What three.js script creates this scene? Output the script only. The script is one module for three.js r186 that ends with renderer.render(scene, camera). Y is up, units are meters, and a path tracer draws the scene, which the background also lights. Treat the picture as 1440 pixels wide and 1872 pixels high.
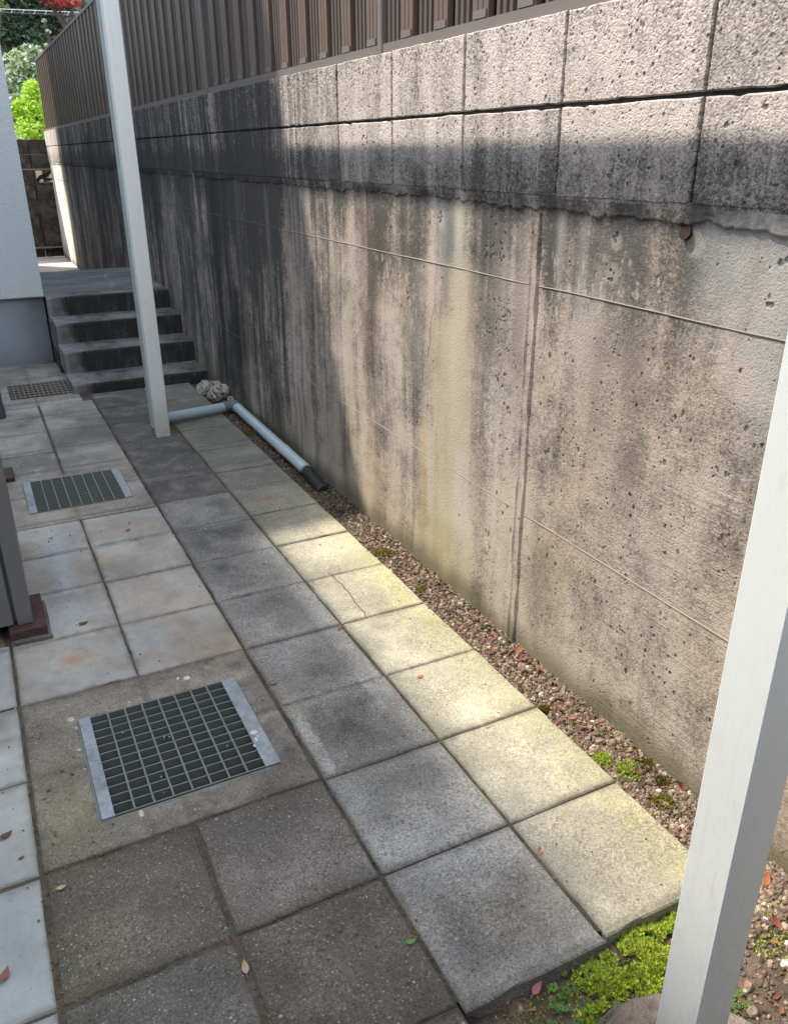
import * as THREE from 'three';
import { mergeGeometries } from 'three/addons/utils/BufferGeometryUtils.js';

// ---------------------------------------------------------------- camera, sky, sun, exposure
// All lengths below are written in paving units (one slab = 0.3 m) and turned into metres by U.
const U = 0.3;
const scene = new THREE.Scene();
const camera = new THREE.PerspectiveCamera(64.29, 787 / 1024, 0.05, 400);
{
  const yaw = 0.46521, pitch = -0.41518, roll = -0.0038;
  camera.rotation.order = 'YXZ';
  camera.rotation.set(pitch, -yaw, roll);
  camera.position.set(-2.696 * U, 4.348 * U, 2.561 * U);
}
const SUNDIR = new THREE.Vector3(-0.5, 1, -0.5).normalize();   // towards the sun
const renderer = new THREE.WebGLRenderer({ antialias: true });
renderer.toneMapping = THREE.LinearToneMapping;
renderer.toneMappingExposure = 1.82;
renderer.shadowMap.enabled = true;
renderer.shadowMap.type = THREE.PCFSoftShadowMap;
{
  const w = 256, h = 128, d = new Float32Array(w * h * 4);
  for (let j = 0; j < h; j++) for (let i = 0; i < w; i++) {
    const el = ((j + 0.5) / h - 0.5) * Math.PI, az = ((i + 0.5) / w) * Math.PI * 2 - Math.PI;
    const y = Math.sin(el), x = Math.cos(el) * Math.cos(az), z = Math.cos(el) * Math.sin(az);
    const t = Math.max(0, y), s = Math.max(0, x * SUNDIR.x + y * SUNDIR.y + z * SUNDIR.z);
    const k = Math.pow(1 - t, 2.2), glow = 0.5 * Math.pow(s, 8) + 0.9 * Math.pow(s, 60);
    const o = (j * w + i) * 4, g = 1.0;
    if (y < 0) { d[o] = 0.22; d[o + 1] = 0.21; d[o + 2] = 0.19; } else {
      d[o] = g * (0.68 + 0.80 * k + glow); d[o + 1] = g * (0.80 + 0.78 * k + glow * 0.97); d[o + 2] = g * (1.00 + 0.66 * k + glow * 0.92);
    }
    d[o + 3] = 1;
  }
  const sky = new THREE.DataTexture(d, w, h, THREE.RGBAFormat, THREE.FloatType);
  sky.mapping = THREE.EquirectangularReflectionMapping; sky.magFilter = THREE.LinearFilter; sky.needsUpdate = true;
  scene.background = sky; scene.environment = sky;
  scene.backgroundIntensity = scene.environmentIntensity = 1.3;
}
const sun = new THREE.DirectionalLight(new THREE.Color(1.0, 0.915, 0.79), 5);
sun.position.copy(SUNDIR).multiplyScalar(30).add(new THREE.Vector3(0, 0, -2));
sun.target.position.set(0, 0, -2); scene.add(sun, sun.target);
sun.castShadow = true; sun.shadow.mapSize.set(4096, 4096); sun.shadow.bias = -0.0005; sun.shadow.radius = 1.7;
Object.assign(sun.shadow.camera, { left: -14, right: 14, top: 14, bottom: -14, near: 1, far: 70 });

// ---------------------------------------------------------------- numbers and noise
let seed = 1;
function rnd() { seed = (seed + 0x6D2B79F5) | 0; let t = Math.imul(seed ^ (seed >>> 15), 1 | seed); t = (t + Math.imul(t ^ (t >>> 7), 61 | t)) ^ t; return ((t ^ (t >>> 14)) >>> 0) / 4294967296; }
const rr = (a, b) => a + (b - a) * rnd();
const LAT = new Float32Array(65536); { seed = 77; for (let i = 0; i < 65536; i++) LAT[i] = rnd(); }
function vn(x, y) {
  const xi = Math.floor(x), yi = Math.floor(y), fx = x - xi, fy = y - yi;
  const u = fx * fx * (3 - 2 * fx), v = fy * fy * (3 - 2 * fy);
  const a = xi & 255, b = (xi + 1) & 255, c = (yi & 255) << 8, e = ((yi + 1) & 255) << 8;
  const p = LAT[a + c], q = LAT[b + c], r = LAT[a + e], s = LAT[b + e];
  return p + (q - p) * u + (r - p) * v + (p - q - r + s) * u * v;
}
function fbm(x, y, o = 4) { let a = 0.5, s = 0, n = 0; for (let k = 0; k < o; k++) { s += a * vn(x + k * 17.3, y + k * 31.7); n += a; a *= 0.5; x *= 2.03; y *= 2.03; } return s / n; }
const hash = (i, j) => LAT[((i * 7919 + j * 104729) >>> 0) & 65535];
const cl = (x, a = 0, b = 1) => Math.min(b, Math.max(a, x));
const sm = (a, b, x) => { const t = cl((x - a) / (b - a)); return t * t * (3 - 2 * t); };
const mix = (a, b, t) => a + (b - a) * t;
const LUT = new Uint8Array(4097); for (let i = 0; i <= 4096; i++) { const c = i / 4096; LUT[i] = Math.round(255 * (c <= 0.0031308 ? 12.92 * c : 1.055 * Math.pow(c, 1 / 2.4) - 0.055)); }
// two textures (colour, height) from one function f(s, t, out): out = [r, g, b (linear), height 0..1]
function bake(w, h, f, wantBump = true) {
  const c = new Uint8Array(w * h * 4), b = wantBump ? new Float32Array(w * h) : null, o = [0, 0, 0, 0];
  for (let j = 0, n = 0; j < h; j++) for (let i = 0; i < w; i++, n++) {
    f(i, j, o, n);
    c[n * 4] = LUT[(cl(o[0]) * 4096) | 0]; c[n * 4 + 1] = LUT[(cl(o[1]) * 4096) | 0]; c[n * 4 + 2] = LUT[(cl(o[2]) * 4096) | 0]; c[n * 4 + 3] = 255;
    if (b) b[n] = cl(o[3]);
  }
  const map = new THREE.DataTexture(c, w, h, THREE.RGBAFormat); map.colorSpace = THREE.SRGBColorSpace;
  const out = { map }; const all = [map];
  if (b) { const bump = new THREE.DataTexture(b, w, h, THREE.RedFormat, THREE.FloatType); out.bumpMap = bump; all.push(bump); }
  for (const t of all) { t.magFilter = THREE.LinearFilter; t.minFilter = THREE.LinearFilter; t.wrapS = t.wrapT = THREE.RepeatWrapping; t.needsUpdate = true; }
  return out;
}
// soft discs stamped into a field: list of [x, y, rx, ry, value] in pixels
function stamp(w, h, list) {
  const a = new Float32Array(w * h);
  for (const [x, y, rx, ry, v] of list) {
    const i0 = Math.max(0, Math.floor(x - rx * 1.6)), i1 = Math.min(w - 1, Math.ceil(x + rx * 1.6)), j0 = Math.max(0, Math.floor(y - ry * 1.6)), j1 = Math.min(h - 1, Math.ceil(y + ry * 1.6));
    for (let j = j0; j <= j1; j++) for (let i = i0; i <= i1; i++) {
      const wob = 0.75 + 0.5 * vn(i * 0.6 + x, j * 0.6);
      const d = Math.hypot((i - x) / rx, (j - y) / ry) / wob, k = v * (1 - sm(0.65, 1.25, d)), n = j * w + i;
      if (Math.abs(k) > Math.abs(a[n])) a[n] = k;
    }
  }
  return a;
}

// ---------------------------------------------------------------- building helpers
const ORIGIN = new WeakMap();
const counts = new Map();
function numbered(name) { const n = counts.get(name) || 0; counts.set(name, n + 1); return n ? `${name}_${String(n).padStart(3, '0')}` : name; }
function tag(o, label, category, group) { o.userData.label = label; o.userData.category = category; if (group) o.userData.group = group; return o; }
function thing(name, label, category, pos = [0, 0, 0], group) {
  const o = new THREE.Group(); o.name = numbered(name); o.position.set(pos[0] * U, pos[1] * U, pos[2] * U);
  ORIGIN.set(o, pos); scene.add(o);
  if (category) tag(o, label, category, group);
  return o;
}
function struct(name) { const o = thing(name); o.userData.kind = 'structure'; return o; }
// geometry is given in world units of this file; it becomes a mesh under the thing (or part) in metres
function part(name, geo, mat, parent, label) {
  const o = ORIGIN.get(parent); if (o[0] || o[1] || o[2]) geo.translate(-o[0], -o[1], -o[2]);
  geo.scale(U, U, U);
  const m = new THREE.Mesh(geo, mat); m.name = name; m.castShadow = m.receiveShadow = true;
  if (label) m.userData.label = label;
  ORIGIN.set(m, o); parent.add(m); return m;
}
function solo(name, geo, mat, label, category, pos, group) {      // a thing that is one mesh
  geo.translate(-pos[0], -pos[1], -pos[2]); geo.scale(U, U, U);
  const m = new THREE.Mesh(geo, mat); m.name = numbered(name); m.position.set(pos[0] * U, pos[1] * U, pos[2] * U); m.castShadow = m.receiveShadow = true;
  scene.add(m); if (category) tag(m, label, category, group); ORIGIN.set(m, pos); return m;
}
function M(r, g, b, rough = 0.8, more = {}) { return new THREE.MeshStandardMaterial({ color: new THREE.Color().setRGB(r, g, b), roughness: rough, ...more }); }
function geoFrom(pos, idx, uv) {
  const g = new THREE.BufferGeometry(); g.setAttribute('position', new THREE.Float32BufferAttribute(pos, 3));
  if (uv) g.setAttribute('uv', new THREE.Float32BufferAttribute(uv, 2));
  if (idx) g.setIndex(idx); g.computeVertexNormals(); return g;
}
// chamfered box, flat-shaded faces
function box(x0, x1, y0, y1, z0, z1, c = 0) {
  if (!c) { const g = new THREE.BoxGeometry(x1 - x0, y1 - y0, z1 - z0); g.translate((x0 + x1) / 2, (y0 + y1) / 2, (z0 + z1) / 2); return g; }
  const s = new THREE.Shape([[x0 + c, z0], [x1 - c, z0], [x1, z0 + c], [x1, z1 - c], [x1 - c, z1], [x0 + c, z1], [x0, z1 - c], [x0, z0 + c]].map(([x, z]) => new THREE.Vector2(x, -z)));
  const g = new THREE.ExtrudeGeometry(s, { depth: y1 - y0, bevelEnabled: false }); g.rotateX(-Math.PI / 2); g.translate(0, y0, 0); return g;
}
// upright prism from a plan outline [[x, z], ...]
function prism(outline, y0, y1) {
  const s = new THREE.Shape(outline.map(([x, z]) => new THREE.Vector2(x, -z)));
  const g = new THREE.ExtrudeGeometry(s, { depth: y1 - y0, bevelEnabled: false }); g.rotateX(-Math.PI / 2); g.translate(0, y0, 0); return g;
}
function uvBy(g, f) {
  const p = g.attributes.position, a = new Float32Array(p.count * 2);
  for (let i = 0; i < p.count; i++) { const [u, v] = f(p.getX(i), p.getY(i), p.getZ(i)); a[2 * i] = u; a[2 * i + 1] = v; }
  g.setAttribute('uv', new THREE.BufferAttribute(a, 2)); return g;
}
function flat(g) { const h = g.toNonIndexed(); h.computeVertexNormals(); return h; }
function tube(points, r, seg = 12, steps = 40) {
  const c = new THREE.CatmullRomCurve3(points.map((p) => new THREE.Vector3(...p))); return new THREE.TubeGeometry(c, steps, r, seg, false);
}
function rod(a, b, r, seg = 16, r2 = r) {
  const A = new THREE.Vector3(...a), B = new THREE.Vector3(...b), d = B.clone().sub(A), g = new THREE.CylinderGeometry(r2, r, d.length(), seg);
  g.applyQuaternion(new THREE.Quaternion().setFromUnitVectors(new THREE.Vector3(0, 1, 0), d.clone().normalize())); g.translate((A.x + B.x) / 2, (A.y + B.y) / 2, (A.z + B.z) / 2); return g;
}
function bare(g) { const h = g.index ? g.toNonIndexed() : g; for (const k of Object.keys(h.attributes)) if (!['position', 'normal'].includes(k)) h.deleteAttribute(k); return h; }
const join = (list) => mergeGeometries(list.map(bare));
// A slab with worn, slightly wandering edges. Plan size a x b from (0,0), top at 0, going down by t; returns points in (a, up, b).
function slab(a, b, t, bev, amp, n = 7) {
  const ring = [], sd = rr(0, 500);
  const push = (x, z, nx, nz, k) => { const w = (fbm(sd + k * 0.45, sd, 3) - 0.5) * 2 * amp + (hash(Math.round(sd * 10) + k, 5) > 0.965 ? amp * 1.3 : 0); ring.push([x + nx * w, z + nz * w]); };
  for (let k = 0; k < n; k++) push(a * k / n, 0, k ? 0 : 0.4, k ? 1 : 0.4, k);
  for (let k = 0; k < n; k++) push(a, b * k / n, k ? -1 : -0.4, k ? 0 : 0.4, k + 20);
  for (let k = 0; k < n; k++) push(a - a * k / n, b, k ? 0 : -0.4, k ? -1 : -0.4, k + 40);
  for (let k = 0; k < n; k++) push(0, b - b * k / n, k ? 1 : 0.4, k ? 0 : -0.4, k + 60);
  const N = ring.length, pos = [], tri = (p, q, r) => pos.push(...p, ...q, ...r), cx = a / 2, cz = b / 2;
  const lvl = (k, y, inset) => { const [x, z] = ring[k % N]; const dx = cl((cx - x) * 50, -1, 1), dz = cl((cz - z) * 50, -1, 1); return [x + (Math.abs(cx - x) > a * 0.499 - amp ? dx * inset : 0), y, z + (Math.abs(cz - z) > b * 0.499 - amp ? dz * inset : 0)]; };
  for (let k = 0; k < N; k++) {
    const A = lvl(k, 0, bev), B = lvl(k + 1, 0, bev), C = lvl(k, -bev, 0), D = lvl(k + 1, -bev, 0), E = lvl(k, -t, 0), F = lvl(k + 1, -t, 0);
    tri([cx, 0, cz], B, A); tri(A, B, D); tri(A, D, C); tri(C, D, F); tri(C, F, E);
  }
  return geoFrom(pos);
}

// ---------------------------------------------------------------- surfaces: the retaining wall
// z = along the wall, h = height. Streaks and patches are wear of the concrete itself; the whitened far end is painted sunlight.
const STREAK = [ // z, half width, top, bottom, strength, [r g b]
  [-6.12, 0.17, 3.6, 1.7, 0.85, [0.055, 0.045, 0.032]], [-6.3, 0.2, 4.0, 3.2, 0.6, [0.09, 0.06, 0.055]], [-5.36, 0.13, 4.0, 3.25, 0.85, [0.035, 0.038, 0.032]],
  [-6.05, 0.12, 1.6, 0.2, 0.35, [0.09, 0.07, 0.045]], [-6.75, 0.1, 2.8, 1.4, 0.55, [0.40, 0.35, 0.26]], [-7.15, 0.12, 3.3, 0.9, 0.4, [0.27, 0.24, 0.19]],
  [-4.22, 0.10, 3.95, 3.35, 0.8, [0.50, 0.47, 0.38]], [-4.55, 0.20, 3.9, 3.3, 0.55, [0.34, 0.33, 0.33]], [-4.15, 0.28, 3.4, 0.55, 0.75, [0.50, 0.43, 0.31]],
  [-4.45, 0.30, 2.8, 0.1, 0.55, [0.47, 0.40, 0.26]], [-4.85, 0.07, 1.7, 0.35, 0.5, [0.44, 0.31, 0.13]], [-4.05, 0.15, 1.6, 0.5, 0.55, [0.50, 0.47, 0.44]], [-4.4, 0.6, 0.7, 0.02, 0.45, [0.30, 0.27, 0.12]],
  [-5.0, 0.16, 3.3, 2.2, 0.45, [0.24, 0.22, 0.22]], [-3.62, 0.30, 3.95, 2.6, 0.6, [0.06, 0.057, 0.055]], [-3.75, 0.14, 3.9, 3.3, 0.5, [0.05, 0.048, 0.046]], [-3.2, 0.14, 4.0, 2.4, 0.4, [0.09, 0.082, 0.08]],
  [-2.72, 0.05, 3.95, 3.45, 0.6, [0.42, 0.41, 0.38]], [-2.45, 0.055, 3.9, 3.2, 0.6, [0.40, 0.40, 0.38]], [-2.3, 0.4, 3.95, 3.4, 0.55, [0.09, 0.085, 0.08]], [-1.95, 0.3, 3.95, 3.0, 0.4, [0.10, 0.095, 0.09]],
  [-1.75, 0.16, 3.2, 1.9, 0.6, [0.12, 0.105, 0.085]], [-2.15, 0.2, 3.1, 2.2, 0.45, [0.12, 0.105, 0.095]], [-1.35, 0.12, 2.4, 1.3, 0.25, [0.14, 0.12, 0.09]],
  [-1.1, 0.25, 4.0, 3.4, 0.6, [0.42, 0.42, 0.41]], [-0.7, 0.2, 4.0, 2.9, 0.6, [0.42, 0.42, 0.41]], [-0.35, 0.3, 4.0, 2.2, 0.4, [0.36, 0.34, 0.31]], [-0.85, 0.08, 3.9, 3.4, 0.4, [0.16, 0.155, 0.15]],
  [-2.6, 0.22, 1.2, 0.1, 0.4, [0.13, 0.11, 0.085]], [-2.35, 0.1, 1.1, 0.2, 0.3, [0.33, 0.27, 0.19]], [-2.8, 0.06, 2.8, 0.2, 0.35, [0.40, 0.34, 0.26]], [-3.2, 0.05, 2.4, 0.2, 0.4, [0.40, 0.35, 0.26]],
  [-7.4, 0.14, 1.4, 0.05, 0.5, [0.26, 0.25, 0.23]], [-7.0, 0.13, 1.35, 0.2, 0.7, [0.055, 0.055, 0.055]], [-8.15, 0.1, 4, 2.4, 0.35, [0.2, 0.19, 0.2]], [-8.9, 0.04, 3.9, 0.2, 0.6, [0.2, 0.2, 0.19]], [-8.5, 0.3, 4, 2.9, 0.5, [0.17, 0.16, 0.17]],
  [-9.7, 0.09, 3.8, 1.0, 0.5, [0.17, 0.165, 0.165]], [-10.3, 0.07, 2.6, 0.4, 0.5, [0.2, 0.19, 0.18]], [-11.2, 0.12, 4, 0.6, 0.6, [0.12, 0.12, 0.125]], [-12.7, 0.55, 4, 0, 0.95, [0.022, 0.022, 0.024]], [-11.7, 0.35, 2.2, 0, 0.85, [0.025, 0.025, 0.024]], [-12.0, 0.2, 4, 1.6, 0.7, [0.03, 0.03, 0.032]],
  [-13.9, 0.16, 3.4, 0.2, 0.7, [0.16, 0.165, 0.17]], [-15.2, 0.22, 3.6, 0.5, 0.65, [0.15, 0.155, 0.16]], [-16.6, 0.3, 3.8, 1, 0.7, [0.2, 0.205, 0.21]], [-14.5, 0.2, 4, 0.4, 0.6, [0.05, 0.05, 0.05]], [-17.8, 0.3, 4, 1, 0.8, [0.03, 0.03, 0.035]], [-19.5, 0.5, 4, 1, 0.6, [0.12, 0.12, 0.125]],
  [-22, 0.5, 4, 1, 0.6, [0.16, 0.165, 0.17]], [-24, 0.4, 4, 0.8, 0.6, [0.13, 0.13, 0.13]], [-26.6, 0.5, 4.9, 0.8, 0.95, [0.015, 0.016, 0.018]], [-25.6, 0.4, 3.0, 1, 0.7, [0.03, 0.03, 0.03]], [-28.5, 0.8, 4, 0.8, 0.6, [0.17, 0.16, 0.15]], [-31.5, 0.35, 5, 0.4, 0.9, [0.02, 0.02, 0.022]], [-33, 0.4, 4, 0, 0.5, [0.22, 0.21, 0.2]],
];
function wallField(zA, zB, hA, hB, w, h) {
  const px = w / (zB - zA), py = h / (hB - hA), near = zA > -12;
  const Z = (z) => (z - zA) * px, Hh = (y) => (y - hA) * py;
  seed = near ? 501 : 502;
  const pits = [], pale = [];
  if (near) {
    for (let k = 0; k < 9000; k++) {
      const z = rr(zA, zB), y = rr(0.05, 3.95), dens = 0.25 + 0.75 * sm(-4.6, -2.4, z) * sm(3.6, 2.6, y);
      if (rnd() > dens * (0.35 + fbm(z * 1.7, y * 1.7, 2))) continue;
      const r = 0.0034 + 0.012 * Math.pow(rnd(), 11); pits.push([Z(z), Hh(y), r * px, r * py * rr(0.8, 1.9), rr(0.45, 1)]);
    }
    const blob = (z, y, n, sp, r) => { for (let k = 0; k < n; k++) pits.push([Z(z + rr(-1, 1) * sp), Hh(y + rr(-1, 1) * sp * 1.2), rr(0.25, 0.62) * r * px, rr(0.25, 0.7) * r * py, rr(0.6, 1)]); };
    blob(-3.6, 3.68, 22, 0.16, 0.03); blob(-3.55, 3.05, 40, 0.24, 0.017); blob(-3.45, 3.0, 10, 0.14, 0.024); blob(-1.25, 3.14, 2, 0.03, 0.03); blob(-2.3, 2.3, 18, 0.26, 0.02); blob(-2.05, 1.75, 16, 0.26, 0.017); blob(-3.2, 1.75, 10, 0.2, 0.017); blob(-2.2, 2.75, 14, 0.3, 0.018); blob(-1.5, 1.6, 14, 0.4, 0.016);
    blob(-4.55, 3.78, 5, 0.05, 0.04); blob(-2.08, 3.79, 4, 0.03, 0.03); blob(-2.08, 3.55, 4, 0.04, 0.03); blob(-0.72, 3.56, 3, 0.03, 0.035); blob(-0.7, 3.8, 3, 0.03, 0.04); blob(-1.38, 2.35, 3, 0.02, 0.028); blob(-0.92, 2.46, 4, 0.04, 0.018); blob(-1.44, 3.88, 6, 0.05, 0.05);
    blob(-3.3, 2.2, 6, 0.06, 0.03); blob(-6.1, 1.95, 2, 0.02, 0.035); blob(-6.16, 4.45, 9, 0.06, 0.035); blob(-1.0, 0.75, 8, 0.2, 0.03); blob(-1.6, 0.8, 6, 0.1, 0.025); blob(-0.55, 2.0, 10, 0.3, 0.025); blob(-3.5, 0.9, 5, 0.05, 0.03);
    for (let k = 0; k < 420; k++) { const c = [[-6.6, 2.85, 0.35, 0.4], [-5.5, 2.95, 0.5, 0.35], [-5.6, 2.2, 0.25, 0.5], [-2.75, 2.5, 0.16, 0.7], [-2.3, 3.45, 0.8, 0.2], [-3.4, 1.9, 0.3, 0.3]][k % 6]; pale.push([Z(c[0] + rr(-1, 1) * c[2]), Hh(c[1] + rr(-1, 1) * c[3]), rr(0.006, 0.02) * px, rr(0.01, 0.05) * py, rr(0.3, 0.9)]); }
    for (const [z, y, r] of [[-2.08, 3.77, 0.06], [-2.08, 3.55, 0.07], [-1.36, 2.33, 0.09], [-0.9, 2.42, 0.12], [-0.7, 3.55, 0.09], [-1.36, 3.82, 0.08], [-4.55, 3.75, 0.08]]) pale.push([Z(z), Hh(y), r * px, r * py * 1.1, 0.55]);
    for (let k = 0; k < 2400; k++) { const z = rr(zA, zB), y = 5.25 - 1.2 * Math.pow(rnd(), 1.5), r = 0.005 + 0.011 * Math.pow(rnd(), 3); pits.push([Z(z), Hh(y), r * px, r * py, rr(0.4, 0.9)]); }
    for (let k = 0; k < 26; k++) { const z = rr(-8, 0.5), y = rr(4.1, 4.9); for (let q = 0; q < 9; q++) pale.push([Z(z + rr(-0.12, 0.12)), Hh(y + rr(-0.15, 0.15)), rr(0.006, 0.018) * px, rr(0.02, 0.1) * py, rr(0.2, 0.6)]); }
  } else for (let k = 0; k < 1200; k++) { const z = rr(zA, zB), y = rr(0.05, 5.2), r = rr(0.008, 0.02); pits.push([Z(z), Hh(y), r * px * 1.2, r * py * 1.2, rr(0.3, 0.8)]); }
  const P = stamp(w, h, pits), L = stamp(w, h, pale);
  // the long crack
  const crackZ = (y) => y > 3.35 ? -4.62 + (fbm(y * 4, 3, 3) - 0.5) * 0.16 : y > 2.4 ? mix(-4.75, -4.6, (y - 2.4) / 0.95) + (fbm(y * 4, 3, 3) - 0.5) * 0.2 : -4.85 + (fbm(y * 5, 8, 3) - 0.5) * 0.1;
  return bake(w, h, (i, j, o, n) => {
    const z = zA + (i + 0.5) / px, y = hA + (j + 0.5) / py, blk = y > 4.03;
    const wob = (vn(y * 1.6, z * 0.7) - 0.5) * 0.09, zz = z + wob;
    const n1 = fbm(z * 0.9, y * 0.9 + 40, 3), nF = fbm(z * 7, y * 7, 3), st = fbm(zz * 3.6, y * 0.28 + 7, 3), sF = fbm(zz * 15, y * 0.55 + 3, 3);
    const gr = hash(i, j), g2 = vn(z * 62, y * 62), g3 = vn(z * 118 + 9, y * 118), far = sm(-6.3, -9.3, z + (st - 0.5) * 1.5);
    let r, g, b, ht;
    if (!blk) {
      const warm = sm(2.9, 0.6, y) * (1 - far), calm = 1 - 0.5 * sm(-3.4, -2.6, z) * sm(3.6, 2.9, y);
      const blot = fbm(z * 1.9 + 13, y * 1.5, 4), br2 = sm(0.42, 0.7, fbm(z * 0.8 + 3, y * 0.6 + 8, 3)); r = 0.43 + 0.07 * n1 + 0.02 * br2; g = 0.366 + 0.065 * n1 - 0.008 * br2 - 0.004 * warm; b = 0.322 + 0.06 * n1 - 0.03 * br2 - 0.025 * warm; const sunGlare = sm(-34, -36, z); r = mix(r, 0.8, sunGlare); g = mix(g, 0.76, sunGlare); b = mix(b, 0.68, sunGlare);  // far end whitened: glare of the sunlit strip put into the albedo
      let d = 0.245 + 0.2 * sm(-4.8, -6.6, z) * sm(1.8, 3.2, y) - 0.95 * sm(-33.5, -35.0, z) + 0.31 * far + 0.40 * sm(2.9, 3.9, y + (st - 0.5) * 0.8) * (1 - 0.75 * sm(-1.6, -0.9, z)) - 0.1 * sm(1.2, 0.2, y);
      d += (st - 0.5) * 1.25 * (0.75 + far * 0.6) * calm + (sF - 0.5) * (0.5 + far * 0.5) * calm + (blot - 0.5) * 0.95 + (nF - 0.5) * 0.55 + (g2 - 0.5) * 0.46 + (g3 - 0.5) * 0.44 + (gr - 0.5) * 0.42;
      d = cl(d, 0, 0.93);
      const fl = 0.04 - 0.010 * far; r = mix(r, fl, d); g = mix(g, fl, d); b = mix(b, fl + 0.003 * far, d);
    } else {
      const top = sm(4.85, 5.2, y), low = sm(4.5, 4.2, y + (fbm(z * 2.2, 5, 3) - 0.5) * 0.22);
      r = 0.42 + 0.06 * n1; g = 0.362 + 0.055 * n1; b = 0.332 + 0.05 * n1;
      const bi = Math.floor((z + 1.41) / 1.36), bk = hash(bi + 50, y > 4.66 ? 3 : 9);
      let d = 0.24 + (bk - 0.5) * 0.26 + 0.44 * low + 0.62 * far - 0.95 * sm(-33.5, -35.0, z) + (st - 0.5) * (0.7 + far * 0.9) + (sF - 0.5) * (0.42 + far * 0.6) + (nF - 0.5) * 0.4 + (g2 - 0.5) * (0.46 + 0.4 * top) + (g3 - 0.5) * 0.5 + (gr - 0.5) * 0.42;  // darkening dropped at the far end, painting the sun glare into the blocks
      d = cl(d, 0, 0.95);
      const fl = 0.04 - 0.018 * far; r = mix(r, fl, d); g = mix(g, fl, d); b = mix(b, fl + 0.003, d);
    }
    for (let k = 0; k < STREAK.length; k++) {
      const s = STREAK[k], dz = Math.abs(zz - s[0]);
      if (dz > s[1] * 2.3 || (blk && s[2] < 4.5)) continue;
      const hh = sm(s[2] + 0.12, s[2] - 0.1, y) * sm(s[3] - 0.45, s[3] + 0.35, y);
      if (hh <= 0) continue;
      const q = s[4] * Math.exp(-(dz / s[1]) * (dz / s[1])) * hh * cl(0.4 + 1.05 * sF + 0.6 * (g2 - 0.5) + 0.4 * (nF - 0.2)), c = s[5], tx = 0.78 + 0.44 * (g3 * 0.6 + gr * 0.4);
      r = mix(r, c[0] * tx, q); g = mix(g, c[1] * tx, q); b = mix(b, c[2] * tx, q);
    }
    const lp = L[n]; if (lp > 0) { r = mix(r, 0.44, lp * 0.75); g = mix(g, 0.41, lp * 0.75); b = mix(b, 0.35, lp * 0.75); }
    const pt = P[n]; if (pt > 0) { const k = 1 - 0.8 * pt; r *= k; g *= k; b *= k; }
    // damp green foot of the wall
    const foot = sm(0.34, 0.02, y + (fbm(z * 3, 2, 3) - 0.5) * 0.25) * 0.75; r = mix(r, 0.105, foot); g = mix(g, 0.098, foot); b = mix(b, 0.045, foot);
    const lowg = sm(1.4, 0.1, y) * far * 0.5 * sm(0.3, 0.7, n1); r = mix(r, 0.07, lowg); g = mix(g, 0.072, lowg); b = mix(b, 0.04, lowg);
    let ck = 0;
    if (!blk && y > 2.0) { ck = sm(0.013, 0.003, Math.abs(z - crackZ(y))) * (0.5 + 0.6 * vn(y * 6, 1)); r *= 1 - 0.35 * ck; g *= 1 - 0.35 * ck; b *= 1 - 0.35 * ck; }
    const grain = !blk ? (vn(z * 2.5, y * 130) - 0.5) * 0.12 * sm(-3.2, -1.2, z) * sm(3.3, 2.2, y) : 0;
    const coarse = blk ? 0.05 + 0.10 * sm(4.8, 5.2, y) : 0.045;
    ht = 0.62 + coarse * (g2 - 0.5) + coarse * 0.8 * (g3 - 0.5) + (blk ? 0.14 : 0.09) * (nF - 0.5) + (blk ? 0.34 : 0.2) * (gr - 0.5) + grain - 0.55 * pt - 0.2 * ck;
    if (grain < -0.02) { const k = 1 + grain * 2.6; r *= k; g *= k; b *= k; }
    o[0] = r; o[1] = g; o[2] = b; o[3] = ht;
  });
}
const ZN0 = -9.62, ZN1 = 3.2, ZF0 = -40.2, HW0 = -0.1, HW1 = 5.32, ZF1 = -8.9;
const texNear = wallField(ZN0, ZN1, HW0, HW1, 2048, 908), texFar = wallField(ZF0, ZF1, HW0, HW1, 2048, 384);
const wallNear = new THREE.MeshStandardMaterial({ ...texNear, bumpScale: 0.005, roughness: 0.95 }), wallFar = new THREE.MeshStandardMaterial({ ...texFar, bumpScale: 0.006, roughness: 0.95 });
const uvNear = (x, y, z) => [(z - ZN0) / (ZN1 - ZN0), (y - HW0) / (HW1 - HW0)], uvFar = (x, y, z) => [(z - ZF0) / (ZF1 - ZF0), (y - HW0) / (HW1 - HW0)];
const wallSkin = (g, zc) => (zc > -9.1 ? uvBy(g, uvNear) : uvBy(g, uvFar)), wallMat = (zc) => (zc > -9.1 ? wallNear : wallFar);

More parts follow.
